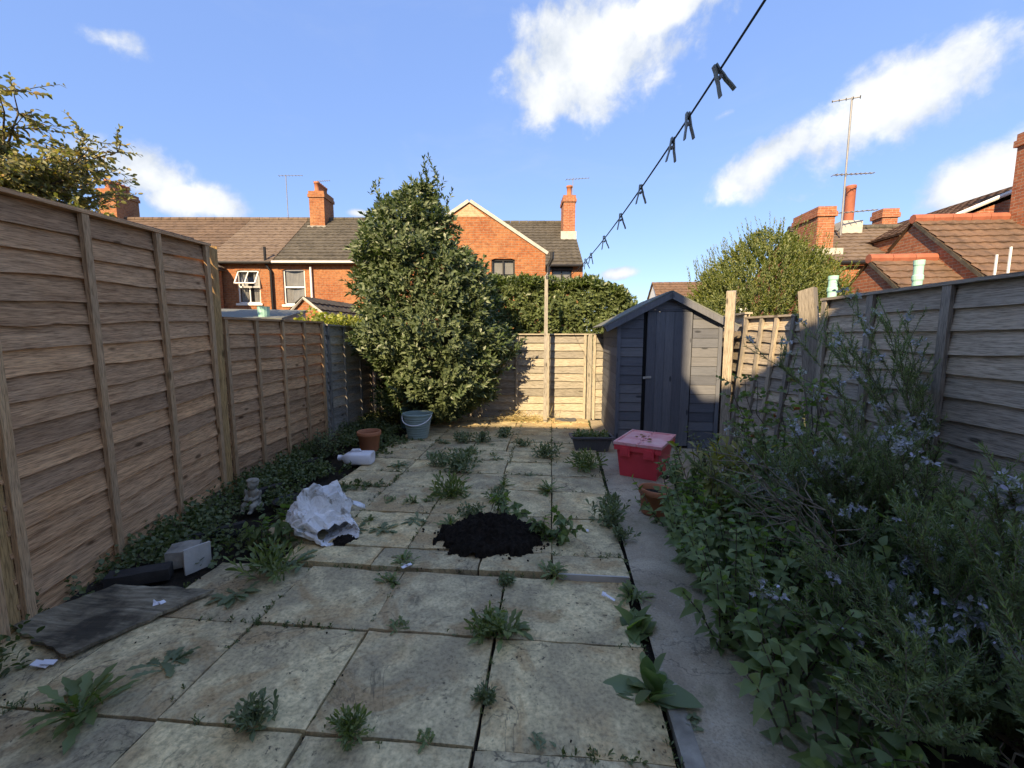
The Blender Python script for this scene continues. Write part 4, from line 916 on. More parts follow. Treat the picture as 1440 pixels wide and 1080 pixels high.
# ------------------------------------------------------------------ clothes line
PX, PY = -.085, 7.1
pole = empty('clothes_line_pole', (PX, PY, -.03)); tag(pole, 'weathered timber clothes line pole before the far fence', 'pole')
MB().box(-.033, .033, -.033, .033, 0, 2.42, taper=.8).build('post', M_fgreyz, pole)
MB().tube([(0, -.04, 2.37), (0, -.09, 2.40), (.02, -.07, 2.45), (0, -.03, 2.43)], .008, 6).build('hook', M_metal, pole)
def lineX(Y): return .459 - .0773 * Y
def solve_line(x, y):
    d = ray(x, y); Y = .459 / (d[0] / d[1] + .0773); return aty(x, y, Y)
lp = [solve_line(*q) for q in ((823, 362), (850, 338), (873, 310), (900, 270), (945, 205), (968, 168), (1012, 98), (1065, 0))]
ys = np.array([7.1] + [q[1] for q in lp]); zs = np.array([2.4] + [q[2] for q in lp])
cf = np.polyfit(ys, zs, 2)
def line_pt(Y): return Vector((lineX(Y), Y, float(np.polyval(cf, Y))))
pts = [line_pt(Y) for Y in np.linspace(7.08, .5, 60)]; pts.append(Vector((lineX(HY), HY, 3.1)))
tag(MB().tube(pts, .0028, 6).build('washing_line', M_line), 'thin dark washing line strung from the pole to the house', 'washing line')
def peg(P, ax, spread, roll, label, sc=1.0):
    o = empty('clothes_peg', P); tag(o, label, 'peg', 'pegs on the washing line')
    t = Vector((ax.x, ax.y, 0)).normalized()
    o.rotation_euler = (roll, 0, math.atan2(t.y, t.x))
    for s_ in (-1, 1):
        b_ = MB(); a = spread
        pr_ = [(-.05, .011), (-.034, .009), (-.016, .006), (-.002, .005), (.014, .0052), (.03, .0036)]
        for (z0, y0), (z1, y1) in zip(pr_, pr_[1:]):
            y0 *= s_ * (1 + (a if z0 < 0 else 0)); y1 *= s_ * (1 + (a if z1 < 0 else 0)); w_ = .0075
            b_.add([(-w_, y0 - .002, z0), (w_, y0 - .002, z0), (w_, y0 + .002, z0), (-w_, y0 + .002, z0), (-w_, y1 - .002, z1), (w_, y1 - .002, z1), (w_, y1 + .002, z1), (-w_, y1 + .002, z1)], [(3, 2, 1, 0), (4, 5, 6, 7), (0, 1, 5, 4), (1, 2, 6, 5), (2, 3, 7, 6), (3, 0, 4, 7)])
        q = b_.build('jaw', M_peg, o); q.scale = (sc, sc, sc)
    q = MB().tube([(-.006, 0, -.004), (.006, 0, -.004)], .0055, 8).build('spring', M_metal, o); q.scale = (sc, sc, sc)
    return o
tang = (line_pt(1.) - line_pt(2.)).normalized()
PEG_SIDE = Vector((tang.y, -tang.x, 0))
PEGL = {0: 'grey peg twisted wide open on the washing line', 1: 'dark peg with nearly closed legs, next to the twisted open peg', 2: 'dark peg with nearly closed legs, second from the twisted open peg'}
for kp, ((x, y), sp, rl) in enumerate((((1012, 100), .9, .5), ((968, 168), .3, .1), ((945, 205), .4, -.05), ((901, 270), .9, .05), ((873, 310), .9, .1), ((850, 338), 1.0, .15), ((831, 356), .5, 0.), ((824, 362), .9, .2))):
    d = ray(x, y); Y = .459 / (d[0] / d[1] + .0773); Pp = line_pt(Y)
    peg(Pp + Vector((0, 0, -.012)), tang, sp, rl, PEGL.get(kp, 'small grey-green peg clipped on the washing line towards the pole'), .85)

# ------------------------------------------------------------------ pots, boxes and litter
def g0(x, y, z=0.): return Vector(gp(x, y, z))
# red attached-lid crate
rc = empty('storage_crate', (1.02, 4.62, -.02), (0, 0, R(-27))); tag(rc, 'red plastic storage crate with a hinged lid, sky sheen painted into its colour', 'crate')
cw, cd, chh = .43, .60, .35
def taper_box(bb, w0, d0, w1, d1, z0, z1, open_top=True, t=.006):
    vs = [(-w0 / 2, -d0 / 2, z0), (w0 / 2, -d0 / 2, z0), (w0 / 2, d0 / 2, z0), (-w0 / 2, d0 / 2, z0), (-w1 / 2, -d1 / 2, z1), (w1 / 2, -d1 / 2, z1), (w1 / 2, d1 / 2, z1), (-w1 / 2, d1 / 2, z1)]
    bb.add(vs, [(3, 2, 1, 0), (0, 1, 5, 4), (1, 2, 6, 5), (2, 3, 7, 6), (3, 0, 4, 7)] + ([] if open_top else [(4, 5, 6, 7)])); return bb
taper_box(MB(), cw * .86, cd * .88, cw, cd, 0, chh - .05).build('body', M_red, rc)
rim = MB()
for a in ((-cw / 2 - .022, cw / 2 + .022, -cd / 2 - .022, -cd / 2 + .01), (-cw / 2 - .022, cw / 2 + .022, cd / 2 - .01, cd / 2 + .022)): rim.box(a[0], a[1], a[2], a[3], chh - .065, chh - .01)
for s_ in (-1, 1): rim.box(s_ * (cw / 2 + .006) - .016, s_ * (cw / 2 + .006) + .016, -cd / 2 + .0101, cd / 2 - .0101, chh - .065, chh - .01)
rim.build('rim', M_red, rc)
for s_ in (-1, 1):
    lf = MB(); x0, x1 = (-cw / 2 - .03, -.004) if s_ < 0 else (.004, cw / 2 + .03)
    lf.box(x0, x1, -cd / 2 - .03, cd / 2 + .03, chh - .008, chh + .006)
    lf.box(x0 if s_ < 0 else x1 - .018, x0 + .018 if s_ < 0 else x1, -cd / 2 - .03, cd / 2 + .03, chh + .0062, chh + .02)
    lf.box(x0 + .019 if s_ < 0 else x0, x1 if s_ < 0 else x1 - .019, -cd / 2 - .03, -cd / 2 - .012, chh + .0062, chh + .02); lf.box(x0 + .019 if s_ < 0 else x0, x1 if s_ < 0 else x1 - .019, cd / 2 + .012, cd / 2 + .03, chh + .0062, chh + .02)
    for k in range(5):
        y_ = -cd / 2 + .06 + k * .12 + (.03 if s_ > 0 else 0); lf.box(-.025 if s_ < 0 else .0045, -.0045 if s_ < 0 else .025, y_, y_ + .05, chh + .0062, chh + .013)
    lf.build('lid_flap', M_redlid, rc)
for s_ in (-1, 1):
    lg = MB(); xx = s_ * cw * .28; lg.box(xx - .05, xx + .05, -cd / 2 - .034, -cd / 2 - .0222, chh - .12, chh - .012); lg.box(xx - .03, xx + .03, -cd / 2 - .040, -cd / 2 - .0342, chh - .10, chh - .03); lg.build('latch_lug', M_red, rc)
for k in range(7):
    a = random.uniform(0, 6); x_, y_ = random.uniform(-.14, .12), random.uniform(-.2, .16)
    lv = LB(); lv.add(np.array([[x_, y_, chh + .009]]), np.array([[math.cos(a), math.sin(a), .1]]), np.array([[0, 0, 1.]]), .06, .03, .1, OVAL); lv.build('dead_leaf', L_autumn if k % 2 else L_hip, rc)

def lathe_pot(name, prof, mat, P, label, cat, tilt=(0, 0, 0), soil_z=None, n=28):
    o = empty(name, P, tilt); tag(o, label, cat)
    MB().lathe(prof, n).build('body', mat, o, smooth=True)
    if soil_z:
        z, r = soil_z; MB().lathe([(.001, z + .01), (r * .5, z + .015), (r, z)], 20).build('soil', M_soil, o, smooth=True)
    return o
def potprof(r0, r1, h, lip=.012, lh=.04):
    return [(.002, .004), (r0, 0), (r0 * 1.01, .006), (r1 - lip - .002, h - lh - .004), (r1 - lip * .3, h - lh), (r1, h - lh + .006), (r1, h - .004), (r1 - .006, h), (r1 - lip - .006, h - .003), (r1 - lip - .01, h - .05), (r0 - .012, .02), (.002, .02)]
lathe_pot('plant_pot', potprof(.105, .145, .27, .014, .05), M_terra, g0(520, 636), 'terracotta coloured plant pot by the weathered grey panel', 'plant pot', soil_z=(.2, .122))
lathe_pot('plant_pot', potprof(.10, .135, .21, .014, .05), M_terra, Vector((.86, 3.52, -.02)), 'terracotta pot half hidden by nettles beside the path', 'plant pot', tilt=(0, R(4), .3), soil_z=(.16, .112))
bp = g0(588, 615)
prof = [(.002, .004), (.135, 0)]
for k in range(9): z = .01 + k * .034; r = .137 + .052 * k / 8; prof += [(r + .004, z), (r + .007, z + .017), (r, z + .028)]
prof += [(.205, .325), (.212, .335), (.212, .352), (.2, .352), (.195, .32), (.13, .03), (.002, .03)]
bk = lathe_pot('bucket', prof, M_teal, bp, 'faded teal ribbed bucket with a white handle', 'bucket', soil_z=(.24, .175))
hp = [Vector((.208 * math.cos(a), -.01 - .208 * abs(math.sin(a)) * .93 - .012, .33 - .12 * math.sin(a))) for a in np.linspace(0.02, math.pi - .02, 20)]
MB().tube(hp, .0075, 8).build('handle', M_milky, bk, smooth=True)
lathe_pot('plant_pot', potprof(.13, .18, .34, .015, .04), M_tealdark, g0(566, 605) + Vector((.03, .25, 0)), 'dark teal pot standing behind the ribbed bucket', 'plant pot', soil_z=(.28, .155))
tt = empty('terracotta_trough', Vector((-2.12, 6.55, .0)), (0, 0, R(4))); tag(tt, 'terracotta trough raised behind the teal bucket under the bay tree', 'trough')
bx = taper_box(MB(), .4, .17, .46, .21, .32, .47); bx.build('body', M_terra, tt)
r_ = MB(); r_.box(-.25, .25, -.125, -.095, .44, .475); r_.box(-.25, .25, .095, .125, .44, .475); r_.box(-.25, -.22, -.0949, .0949, .44, .475); r_.box(.22, .25, -.0949, .0949, .44, .475); r_.build('rim', M_terra, tt)
taper_box(MB(), .36, .16, .4, .18, 0, .319, False).build('plinth', M_block, tt); MB().box(-.21, .21, -.09, .09, .43, .445).build('soil', M_soil, tt)
# slate trough with seedlings
tr = empty('planter_trough', g0(832, 634) + Vector((.0, .1, -.01)), (0, 0, R(4))); tag(tr, 'slate grey ribbed trough planter with seedlings beside the shed', 'planter')
taper_box(MB(), .40, .15, .50, .22, 0, .185).build('body', M_trough, tr)
for k in range(11):
    x = -.2 + .04 * k
    MB().add([(x * .94 - .006, -.0775, .012), (x * .94 + .006, -.0775, .012), (x * 1.17 + .006, -.1095, .16), (x * 1.17 - .006, -.1095, .16), (x * .94 - .006, -.07, .012), (x * .94 + .006, -.07, .012), (x * 1.17 + .006, -.1, .16), (x * 1.17 - .006, -.1, .16)], [(0, 1, 2, 3), (1, 5, 6, 2), (4, 0, 3, 7)]).build('rib', M_trough, tr)
r_ = MB(); r_.box(-.27, .27, -.13, -.1, .165, .187); r_.box(-.27, .27, .1, .13, .165, .187); r_.box(-.27, -.24, -.0999, .0999, .165, .187); r_.box(.24, .27, -.0999, .0999, .165, .187); r_.build('rim', M_trough, tr)
MB().box(-.24, .24, -.1, .1, .14, .158).build('soil', M_soil, tr)
lb = LB(); P = np.stack([rng.uniform(-.2, .2, 60), rng.uniform(-.08, .08, 60), np.full(60, .155)], 1); A = nrm(np.stack([rng.normal(0, .5, 60), rng.normal(0, .5, 60), np.ones(60)], 1)); lb.sprigs(P, A, .07, 5, .05, .022, 60, .2, OVAL); lb.build('seedlings', L_weed, tr)
# white jerrycan lying on its side
jc = empty('jerrycan', g0(500, 654) + Vector((0, .06, .0)), (0, 0, R(6))); tag(jc, 'white plastic jerrycan lying on its side among the weeds', 'jerrycan')
vs = []; fs = []; n = 16
for x, sy, sz in ((.165, .05, .05), (.172, .085, .06), (.16, .10, .068), (-.06, .10, .068), (-.12, .085, .055), (-.155, .04, .03), (-.17, .024, .024), (-.19, .024, .024), (-.192, .004, .004)):
    for k in range(n):
        a = 2 * math.pi * k / n; c, s_ = math.cos(a), math.sin(a); e = .45
        vs.append((x, sy * abs(c) ** e * (1 if c > 0 else -1), .068 + sz * abs(s_) ** e * (1 if s_ > 0 else -1)))
for i in range(8):
    for k in range(n): fs.append((i * n + k, i * n + (k + 1) % n, (i + 1) * n + (k + 1) % n, (i + 1) * n + k))
fs.append(tuple(range(n))[::-1])
MB().add(vs, fs).build('body', M_milky, jc, smooth=True); MB().tube([(-.185, 0, .068), (-.215, 0, .068)], .032, 14).build('cap', M_paper, jc); MB().tube([(.04, 0, .135), (.03, 0, .16), (-.05, 0, .16), (-.08, 0, .125)], .012, 8).build('handle', M_milky, jc, smooth=True)

# compost bag: a slumped polythene sack, mouth towards the path
bag = empty('compost_bag', g0(448, 768) + Vector((-.02, .12, -.01)), (0, 0, R(42))); bag.scale = (.86, .86, .95); tag(bag, 'crumpled white compost bag slumped open on the paving', 'bag')
vs = []; fs = []; nu, nv = 40, 30
for j in range(nv + 1):
    t = j / nv                                # 0 sealed far end, 1 open mouth
    cx = -.03 + .10 * t * t; cy = .30 - .42 * t; hw = .19 + .05 * math.sin(t * 3.1) - .02 * t; hh = (.03 + .165 * math.sin(min(t * 1.2, 1) * math.pi * .72)) * (1 - .55 * max(0, t - .6) / .4)
    for i in range(nu):
        a = 2 * math.pi * i / nu; c, s_ = math.cos(a), math.sin(a)
        x = cx + hw * abs(c) ** .8 * (1 if c > 0 else -1); z = hh + hh * abs(s_) ** .9 * (1 if s_ > 0 else -1) * 1.0; y = cy
        q = Vector((x * 7, y * 7, z * 7)); rdg = mn.ridged_multi_fractal(Vector((x * 4.2, y * 3.4, z * 4)), .9, 2.1, 4, 1., 2.)
        f = (rdg - 1.1) * .05 + .02 * mn.noise(q * 2) + random.uniform(-.011, .011)
        x += c * f; z += max(s_, -.2) * f * 1.4; y += .03 * mn.noise(q) + (t ** 4) * (.06 * mn.noise(Vector((a * 1.7, 3, 1))) + (.05 if s_ > 0 else -.03))
        vs.append((x, y, max(z, .004)))
for j in range(nv):
    for i in range(nu): fs.append((j * nu + i, j * nu + (i + 1) % nu, (j + 1) * nu + (i + 1) % nu, (j + 1) * nu + i))
fs.append(tuple(range(nu)))
o = MB().add(vs, fs).build('sack', M_bag, bag, smooth=False); md = o.modifiers.new('thick', 'SOLIDIFY'); md.thickness = .003; md.offset = -1
ear = MB(); vs = []
for i in range(9):
    t = i / 8
    for k in range(4): vs.append((.12 + .26 * t, .20 - .06 * t + (k / 3 - .5) * (.10 - .05 * t), .24 - .10 * t + .02 * math.sin(k * 2 + t * 5)))
ear.add(vs, [(4 * i + k, 4 * i + 4 + k, 4 * i + 5 + k, 4 * i + 1 + k) for i in range(8) for k in range(3)]); o = ear.build('torn_flap', M_bag, bag, smooth=True); md = o.modifiers.new('thick', 'SOLIDIFY'); md.thickness = .004
def heap(name, rx, ry, h, mat, parent=None, n=44, seed=0, rough=.35, loc=None):
    vs = []; fs = []
    for j in range(n + 1):
        for i in range(n + 1):
            u, v = i / n * 2 - 1, j / n * 2 - 1
            e = math.sqrt(u * u + v * v) + .26 * mn.noise(Vector((u * 2.2, v * 2.2, seed))) + .2 * mn.noise(Vector((u * 6.5, v * 6.5, seed))) + .1 * mn.noise(Vector((u * 17, v * 17, seed)))
            z = h * max(0, 1 - e) ** .6 * (1 + rough * mn.fractal(Vector((u * 6, v * 6, seed + 4)), .8, 2., 4)) + (.010 * mn.noise(Vector((u * 22, v * 22, seed))) if e < .95 else 0)
            vs.append((u * rx, v * ry, z - .012 if e >= .97 else z))
    for j in range(n):
        for i in range(n): a = j * (n + 1) + i; fs.append((a, a + 1, a + n + 2, a + n + 1))
    keep = [f for f in fs if max(vs[k][2] for k in f) > -.011]
    return MB().add(vs, keep).build(name, mat, parent, loc=loc)
heap('spilled_soil', .10, .08, .03, M_compost, bag, 20, 3, loc=(.13, -.13, .008))
def crumbs(name, n, rx, ry, mat, parent, s0=.006, s1=.02, z=.0):
    bb = MB()
    for k in range(n):
        a = random.uniform(0, 6.28); r = random.gauss(.85, .22); s_ = random.uniform(s0, s1)
        bb.ellipsoid((rx * r * math.cos(a), ry * r * math.sin(a), z + s_ * .4), (s_, s_ * random.uniform(.6, 1), s_ * .6), (random.random(), random.random(), random.random()), 5, 3)
    o = bb.build(name, mat, parent); o['kind'] = 'stuff'; return o
sp = g0(690, 757) + Vector((0, .02, .004)); hpo = empty('compost_heap', sp); tag(hpo, 'heap of black compost spilled on the paving', 'compost heap')
heap('soil', .39, .29, .13, M_compost, hpo, 64, 7); crumbs('crumbs', 420, .37, .26, M_compost, hpo, .003, .015)

# plywood sheet, blocks, timbers
ply = [g0(12, 886, NEAR_Z), g0(92, 930, NEAR_Z), g0(302, 836, NEAR_Z), g0(165, 828, NEAR_Z)]
cen = sum(ply, Vector()) / 4; vs = []; n = 14; fs = []
for lay in (0, 1):
    for j in range(n + 1):
        for i in range(n + 1):
            u, v = i / n, j / n; p = (ply[0] * (1 - u) + ply[3] * u) * (1 - v) + (ply[1] * (1 - u) + ply[2] * u) * v - cen
            e = min(u, 1 - u, v, 1 - v); 
            if e == 0: p += Vector((mn.noise(p * 14), mn.noise(p * 14 + Vector((5, 5, 5))), 0)) * .018
            vs.append((p.x, p.y, .012 + (.016 if lay else 0) + .012 * mn.noise(p * 4) + (.02 * max(0, v - .6) if u > .5 else 0)))
N = (n + 1) ** 2
for j in range(n):
    for i in range(n): a = j * (n + 1) + i; fs += [(N + a, N + a + n + 1, N + a + n + 2, N + a + 1), (a, a + 1, a + n + 2, a + n + 1)]
for i in range(n):
    for a, c in ((i, i + 1), ((n + 1) * n + i + 1, (n + 1) * n + i), ((n + 1) * (i + 1), (n + 1) * i), ((n + 1) * i + n, (n + 1) * (i + 1) + n)): fs.append((a, c, N + c, N + a))
o = MB().add(vs, fs).build('plywood_sheet', M_ply, loc=(cen.x, cen.y, NEAR_Z)); o.rotation_euler = (0, 0, 0); tag(o, 'rotting streaked plywood sheet lying beside the tall fence', 'board')
def rough_block(name, d, mat, P, rz, label, cat, seed=1, amp=.012, rx=0):
    vs = []; n = 5; fs = []; idx = {}
    def vid(i, j, k):
        if (i, j, k) not in idx:
            p = Vector((d[0] * (i / n - .5), d[1] * (j / n - .5), d[2] * k / n)); q = p + Vector([mn.noise(p * 9 + Vector((seed * 3 + m_, 0, m_ * 5))) for m_ in range(3)]) * amp
            idx[(i, j, k)] = len(vs); vs.append(q)
        return idx[(i, j, k)]
    for a in range(n):
        for c in range(n):
            fs += [(vid(a, c, 0), vid(a, c + 1, 0), vid(a + 1, c + 1, 0), vid(a + 1, c, 0)), (vid(a, c, n), vid(a + 1, c, n), vid(a + 1, c + 1, n), vid(a, c + 1, n)),
                   (vid(a, 0, c), vid(a + 1, 0, c), vid(a + 1, 0, c + 1), vid(a, 0, c + 1)), (vid(a, n, c), vid(a, n, c + 1), vid(a + 1, n, c + 1), vid(a + 1, n, c)),
                   (vid(0, a, c), vid(0, a, c + 1), vid(0, a + 1, c + 1), vid(0, a + 1, c)), (vid(n, a, c), vid(n, a + 1, c), vid(n, a + 1, c + 1), vid(n, a, c + 1))]
    o = MB().add(vs, fs).build(name, mat, loc=P, rot=(rx, 0, rz)); return tag(o, label, cat)
rough_block('concrete_block', (.17, .14, .11), M_block, g0(246, 800, -.03) + Vector((0, .08, 0)), R(28), 'pale concrete block beside the dark timber by the fence', 'block', 2)
rough_block('roof_slate', (.014, .15, .16), M_mortar, g0(268, 806, -.03) + Vector((.02, .04, 0)), R(-25), 'thin pale slate standing against the concrete block', 'slate', 5, .005, 0)
rough_block('timber_sleeper', (.30, .10, .075), M_tar, g0(185, 826, -.03) + Vector((0, .06, 0)), R(30), 'dark tarred timber lying before the concrete block', 'timber', 3, .012)
rough_block('timber_edging', (.05, .36, .075), M_tar, g0(292, 764, -.03) + Vector((.02, .08, 0)), R(-38), 'black edging timber behind the concrete block', 'timber', 4, .006)
rough_block('timber_edging', (.05, .3, .08), M_tar, g0(366, 702, -.01) + Vector((0, .08, 0)), R(-25), 'black edging timber behind the cherub statue', 'timber', 6, .006)
rough_block('timber_edging', (.05, .26, .07), M_tar, g0(434, 656, -.01), R(-15), 'short black timber lying among weeds near the jerrycan', 'timber', 7, .006)
rough_block('broken_slab', (.30, .22, .14), M_block, Vector((1.52, 4.05, -.02)), R(20), 'broken pale stone at the back of the nettle bed', 'stone', 8, .03)
rough_block('slate_pieces', (.34, .18, .035), M_trough, g0(795, 592) + Vector((0, .02, -.01)), R(5), 'crumpled grey sheet lying at the foot of the far fence', 'sheet', 9, .035)
dp = lathe_pot('plant_saucer', [(.002, .01), (.10, 0), (.14, .05), (.145, .06), (.135, .06), (.10, .015), (.002, .015)], M_black, g0(405, 715) + Vector((0, .05, 0)), 'black plastic saucer behind the compost bag', 'saucer')
def litter(P, rz, parts, label, mat=M_paper):
    o = empty('litter', P, (0, 0, rz)); tag(o, label, 'litter')
    for k, (x, y, w_, d, rz2, rx) in enumerate(parts): MB().cbox((x, y, .012 + .004 * k), (w_, d, .004), (rx, .2, rz2)).build('scrap', mat, o)
    return o
litter(g0(221, 853, 0.0), .3, [(0, 0, .035, .03, .4, .8), (.02, .01, .03, .02, 1.2, .6), (-.012, .012, .025, .03, 2, 1.)], 'white paper scrap on the plywood sheet')
litter(g0(572, 798, 0.0), .9, [(0, 0, .09, .018, .3, .4), (0, .01, .07, .016, 1.7, .5)], 'crossed white plastic strip at the step edge')
litter(g0(856, 842, NEAR_Z), -.6, [(0, 0, .075, .014, 0, .3), (-.03, .0, .022, .024, .3, .5)], 'white and blue plastic tag beside the broad-leaved weed')
litter(g0(58, 937, NEAR_Z), .1, [(0, 0, .07, .03, 0, .1), (.03, .005, .05, .025, .2, .15)], 'clear plastic scrap beside the plywood corner', M_milky)
litter(g0(826, 748, 0.0), .1, [(0, 0, .018, .02, 0, .6)], 'tiny white scrap right of the nettle by the compost')
litter(g0(628, 588, 0.0), .1, [(0, 0, .10, .06, 0, .5), (.05, .03, .06, .06, 1, .9), (-.04, .02, .05, .05, 2, .3)], 'pale torn plastic under the bay tree')

# cherub statue
st = empty('garden_statue', g0(352, 717) + Vector((0, .05, -.015))); tag(st, 'small weathered stone cherub sitting among weeds by the fence', 'statue')
sb = MB(); E_ = sb.ellipsoid
E_((0, 0, .03), (.075, .07, .035)); E_((0, .01, .085), (.052, .045, .06)); E_((0, .005, .14), (.045, .038, .045)); E_((0, -.005, .215), (.04, .042, .044)); E_((0, .008, .238), (.047, .045, .032)); E_((0, .0, .178), (.022, .022, .03))
for s_ in (-1, 1):
    E_((s_ * .038, -.045, .062), (.024, .05, .024), (.25, 0, s_ * .35)); E_((s_ * .036, -.085, .04), (.018, .02, .04)); E_((s_ * .034, -.1, .012), (.018, .03, .013))
    E_((s_ * .055, -.005, .135), (.017, .018, .042), (0, s_ * .35, 0)); E_((s_ * .042, -.04, .108), (.014, .036, .014), (.3, 0, -s_ * .5)); E_((s_ * .042, .0, .22), (.008, .012, .016))
    E_((s_ * .015, -.042, .222), (.008, .006, .006)); E_((s_ * .02, .0, .25), (.028, .04, .02))
E_((0, -.046, .21), (.007, .01, .009)); E_((0, -.041, .196), (.014, .006, .004)); E_((0, -.05, .1), (.03, .022, .02))
o = sb.build('figure', M_stone, st, smooth=True); md = o.modifiers.new('r', 'REMESH'); md.mode = 'VOXEL'; md.voxel_size = .0055; md.use_smooth_shade = True

# ------------------------------------------------------------------ trees and hedges
def interp_prof(prof, z):
    zs = [p[0] for p in prof]; return np.interp(z, zs, [p[1] for p in prof]), np.interp(z, zs, [p[2] for p in prof])
def vnoise(P, s, seed=0): return np.array([mn.noise(Vector((p[0] * s + seed, p[1] * s, p[2] * s))) for p in P])
def limb(bb, p0, p1, r0, r1, seed, n=6, wob=.08):
    r = random.Random(seed); pts = []
    for i in range(n + 1):
        t = i / n; p = Vector(p0).lerp(Vector(p1), t); k = math.sin(t * math.pi) * wob; pts.append(p + Vector((r.uniform(-k, k), r.uniform(-k, k), r.uniform(-k, k) * .4)))
    bb.tube(pts, [r0 + (r1 - r0) * i / n for i in range(n + 1)], 7); return pts
# bay tree
bt = Vector((-1.98, 6.75, -.03)); bay = empty('bay_tree', bt); tag(bay, 'tall evergreen bay tree with glossy leaves in the far corner', 'tree')
bprof = [(0.12, .35, .10), (.3, .70, .16), (.7, .98, .24), (1.1, 1.02, .18), (1.5, 1.03, .08), (2.2, 1.0, -.08), (2.7, .86, -.18), (3.1, .68, -.28), (3.35, .48, -.26), (3.55, .28, -.1), (3.75, .08, .05)]
def crown_points(n, prof, inner, dy=.85, lump=.42, ls=1.9, seed=0):
    z = rng.uniform(prof[0][0], prof[-1][0], n * 3); r, cx = interp_prof(prof, z)
    keep = rng.uniform(0, max(p[1] for p in prof), n * 3) < r; z, r, cx = z[keep][:n], r[keep][:n], cx[keep][:n]; n = len(z)
    a = rng.uniform(0, 2 * math.pi, n); U = np.stack([np.cos(a), np.sin(a) * dy, np.zeros(n)], 1)
    q = U * r[:, None] + np.stack([cx, np.zeros(n), z], 1)
    lm = 1 + lump * vnoise(q, ls, seed) + lump * .5 * vnoise(q, ls * 2.6, seed + 9)
    rad = inner + (1 - inner) * rng.uniform(0, 1, n) ** .5
    P = U * (r * rad * lm)[:, None] + np.stack([cx, np.zeros(n), z], 1)
    A = nrm(U * .8 + np.array([0, 0, .65]) + rng.normal(0, .35, (n, 3)))
    return P, A
lb = LB(); P, A = crown_points(4600, bprof, .5)
lb.sprigs(P - A * .08, A, .2, 11, .098, .042, 62, .12, DIAMOND, .35)
lead = []
for (dx, z0, z1, n) in ((.05, 3.4, 4.0, 15), (-.16, 3.3, 3.75, 8), (-.74, 2.9, 3.72, 18), (-.55, 3.1, 3.5, 8), (.3, 3.0, 3.55, 9), (.2, 3.4, 3.85, 8), (-.92, 2.5, 3.15, 8)):
    zz = np.linspace(z0, z1, n); jx = rng.normal(0, .05, n); q = np.stack([dx + jx, rng.normal(0, .07, n), zz], 1); lb.sprigs(q, nrm(np.stack([rng.normal(0, .25, n), rng.normal(0, .25, n), np.ones(n)], 1)), .16, 10, .085, .033, 55, .1, DIAMOND, .35)
lb.build('crown', L_bay, bay)
bb = MB()
for k, (dx, dy, zt, r) in enumerate(((.05, 0, 3.9, .045), (-.3, .1, 3.4, .035), (.35, -.1, 3.0, .035), (-.7, 0, 3.3, .03), (.1, .3, 2.8, .03), (.6, .1, 2.2, .025), (-.6, -.2, 2.2, .025))):
    pts = limb(bb, (.04 * (k % 3 - 1), .03 * (k % 2), 0), (dx, dy, zt), r, .006, k, 8, .12)
    for q in pts[2:-1]:
        for s_ in range(3):
            a = random.uniform(0, 6.28); L = random.uniform(.3, .7); limb(bb, q, q + Vector((math.cos(a) * L, math.sin(a) * L * .8, L * .5)), .010, .003, k * 31 + s_, 3, .04)
bb.build('trunk', M_bark, bay)
# laurel hedge behind the far fence
hd = empty('laurel_hedge', (0, 8.6, -.1)); tag(hd, 'rounded laurel hedge standing behind the far fence', 'hedge')
n = 3800; X = rng.uniform(-1.9, 1.75, n); top = np.interp(X, [-1.9, -1.2, -.6, 0, .7, 1.1, 1.45, 1.75], [2.3, 2.48, 2.52, 2.48, 2.44, 2.38, 2.15, 1.72])
top = top + .1 * np.array([mn.noise(Vector((x * 2.3, 0, 4))) for x in X])
fr = rng.uniform(0, 1, n); Z = np.where(fr < .62, rng.uniform(.9, 1, n) * 0 + top * (1 - rng.uniform(0, .48, n) ** 1.0), top - rng.uniform(0, .06, n))
Yv = np.where(fr < .62, -.55 + .35 * ((Z / top) ** 6), rng.uniform(-.5, .5, n)) + rng.normal(0, .06, n)
P = np.stack([X, Yv, Z], 1); P[:, 1] += .12 * vnoise(P, 2.4, 3)
A = nrm(np.stack([rng.normal(0, .4, n), np.where(fr < .62, -.8, -.1) + rng.normal(0, .3, n), np.where(fr < .62, .45, 1.) + rng.normal(0, .2, n)], 1))
lb = LB(); lb.sprigs(P - A * .05, A, .17, 9, .105, .046, 62, .15, DIAMOND, .35); lb.build('foliage', L_laurel, hd)
bb = MB()
for k in range(9): x = -1.7 + .4 * k; limb(bb, (x, 0, 0), (x + random.uniform(-.2, .2), random.uniform(-.2, .2), 1.9), .035, .01, k + 60, 5, .06)
bb.build('stems', M_bark, hd)
# yellow-green tree right of the shed
c0 = Vector((4.35, 9.6, -.1)); yt = empty('shrub_tree', c0); tag(yt, 'spiky yellow-green shrub tree beyond the right fence', 'tree')
sprof = [(.5, .8, 0), (1.0, 1.35, -.05), (1.6, 1.68, -.08), (2.1, 1.62, 0), (2.6, 1.25, .1), (3.0, .85, .15), (3.35, .45, .15), (3.55, .12, .15)]
P, A = crown_points(4200, sprof, .5, .8, .2, 1.5, 5); A = nrm(A + np.array([0, 0, .5])); lb = LB(); lb.sprigs(P - A * .05, A,   .26, 15, .075, .032, 48, .05, DIAMOND, .3)
P2, A2 = crown_points(260, [(q[0] + .12, q[1] * 1.04, q[2]) for q in sprof[3:]], .9, .8, .2, 1.5, 5); lb.sprigs(P2, nrm(A2 * .4 + np.array([0, 0, 1.])), .42, 22, .05, .018, 45, .05, DIAMOND, .3)
lb.build('crown', L_privet, yt); bb = MB()
for k in range(8): a = k * .8; limb(bb, (.06 * math.cos(a), .06 * math.sin(a), 0), (.9 * math.cos(a), .7 * math.sin(a), 2.3), .04, .008, k + 80, 6, .1)
bb.build('trunk', M_bark, yt)
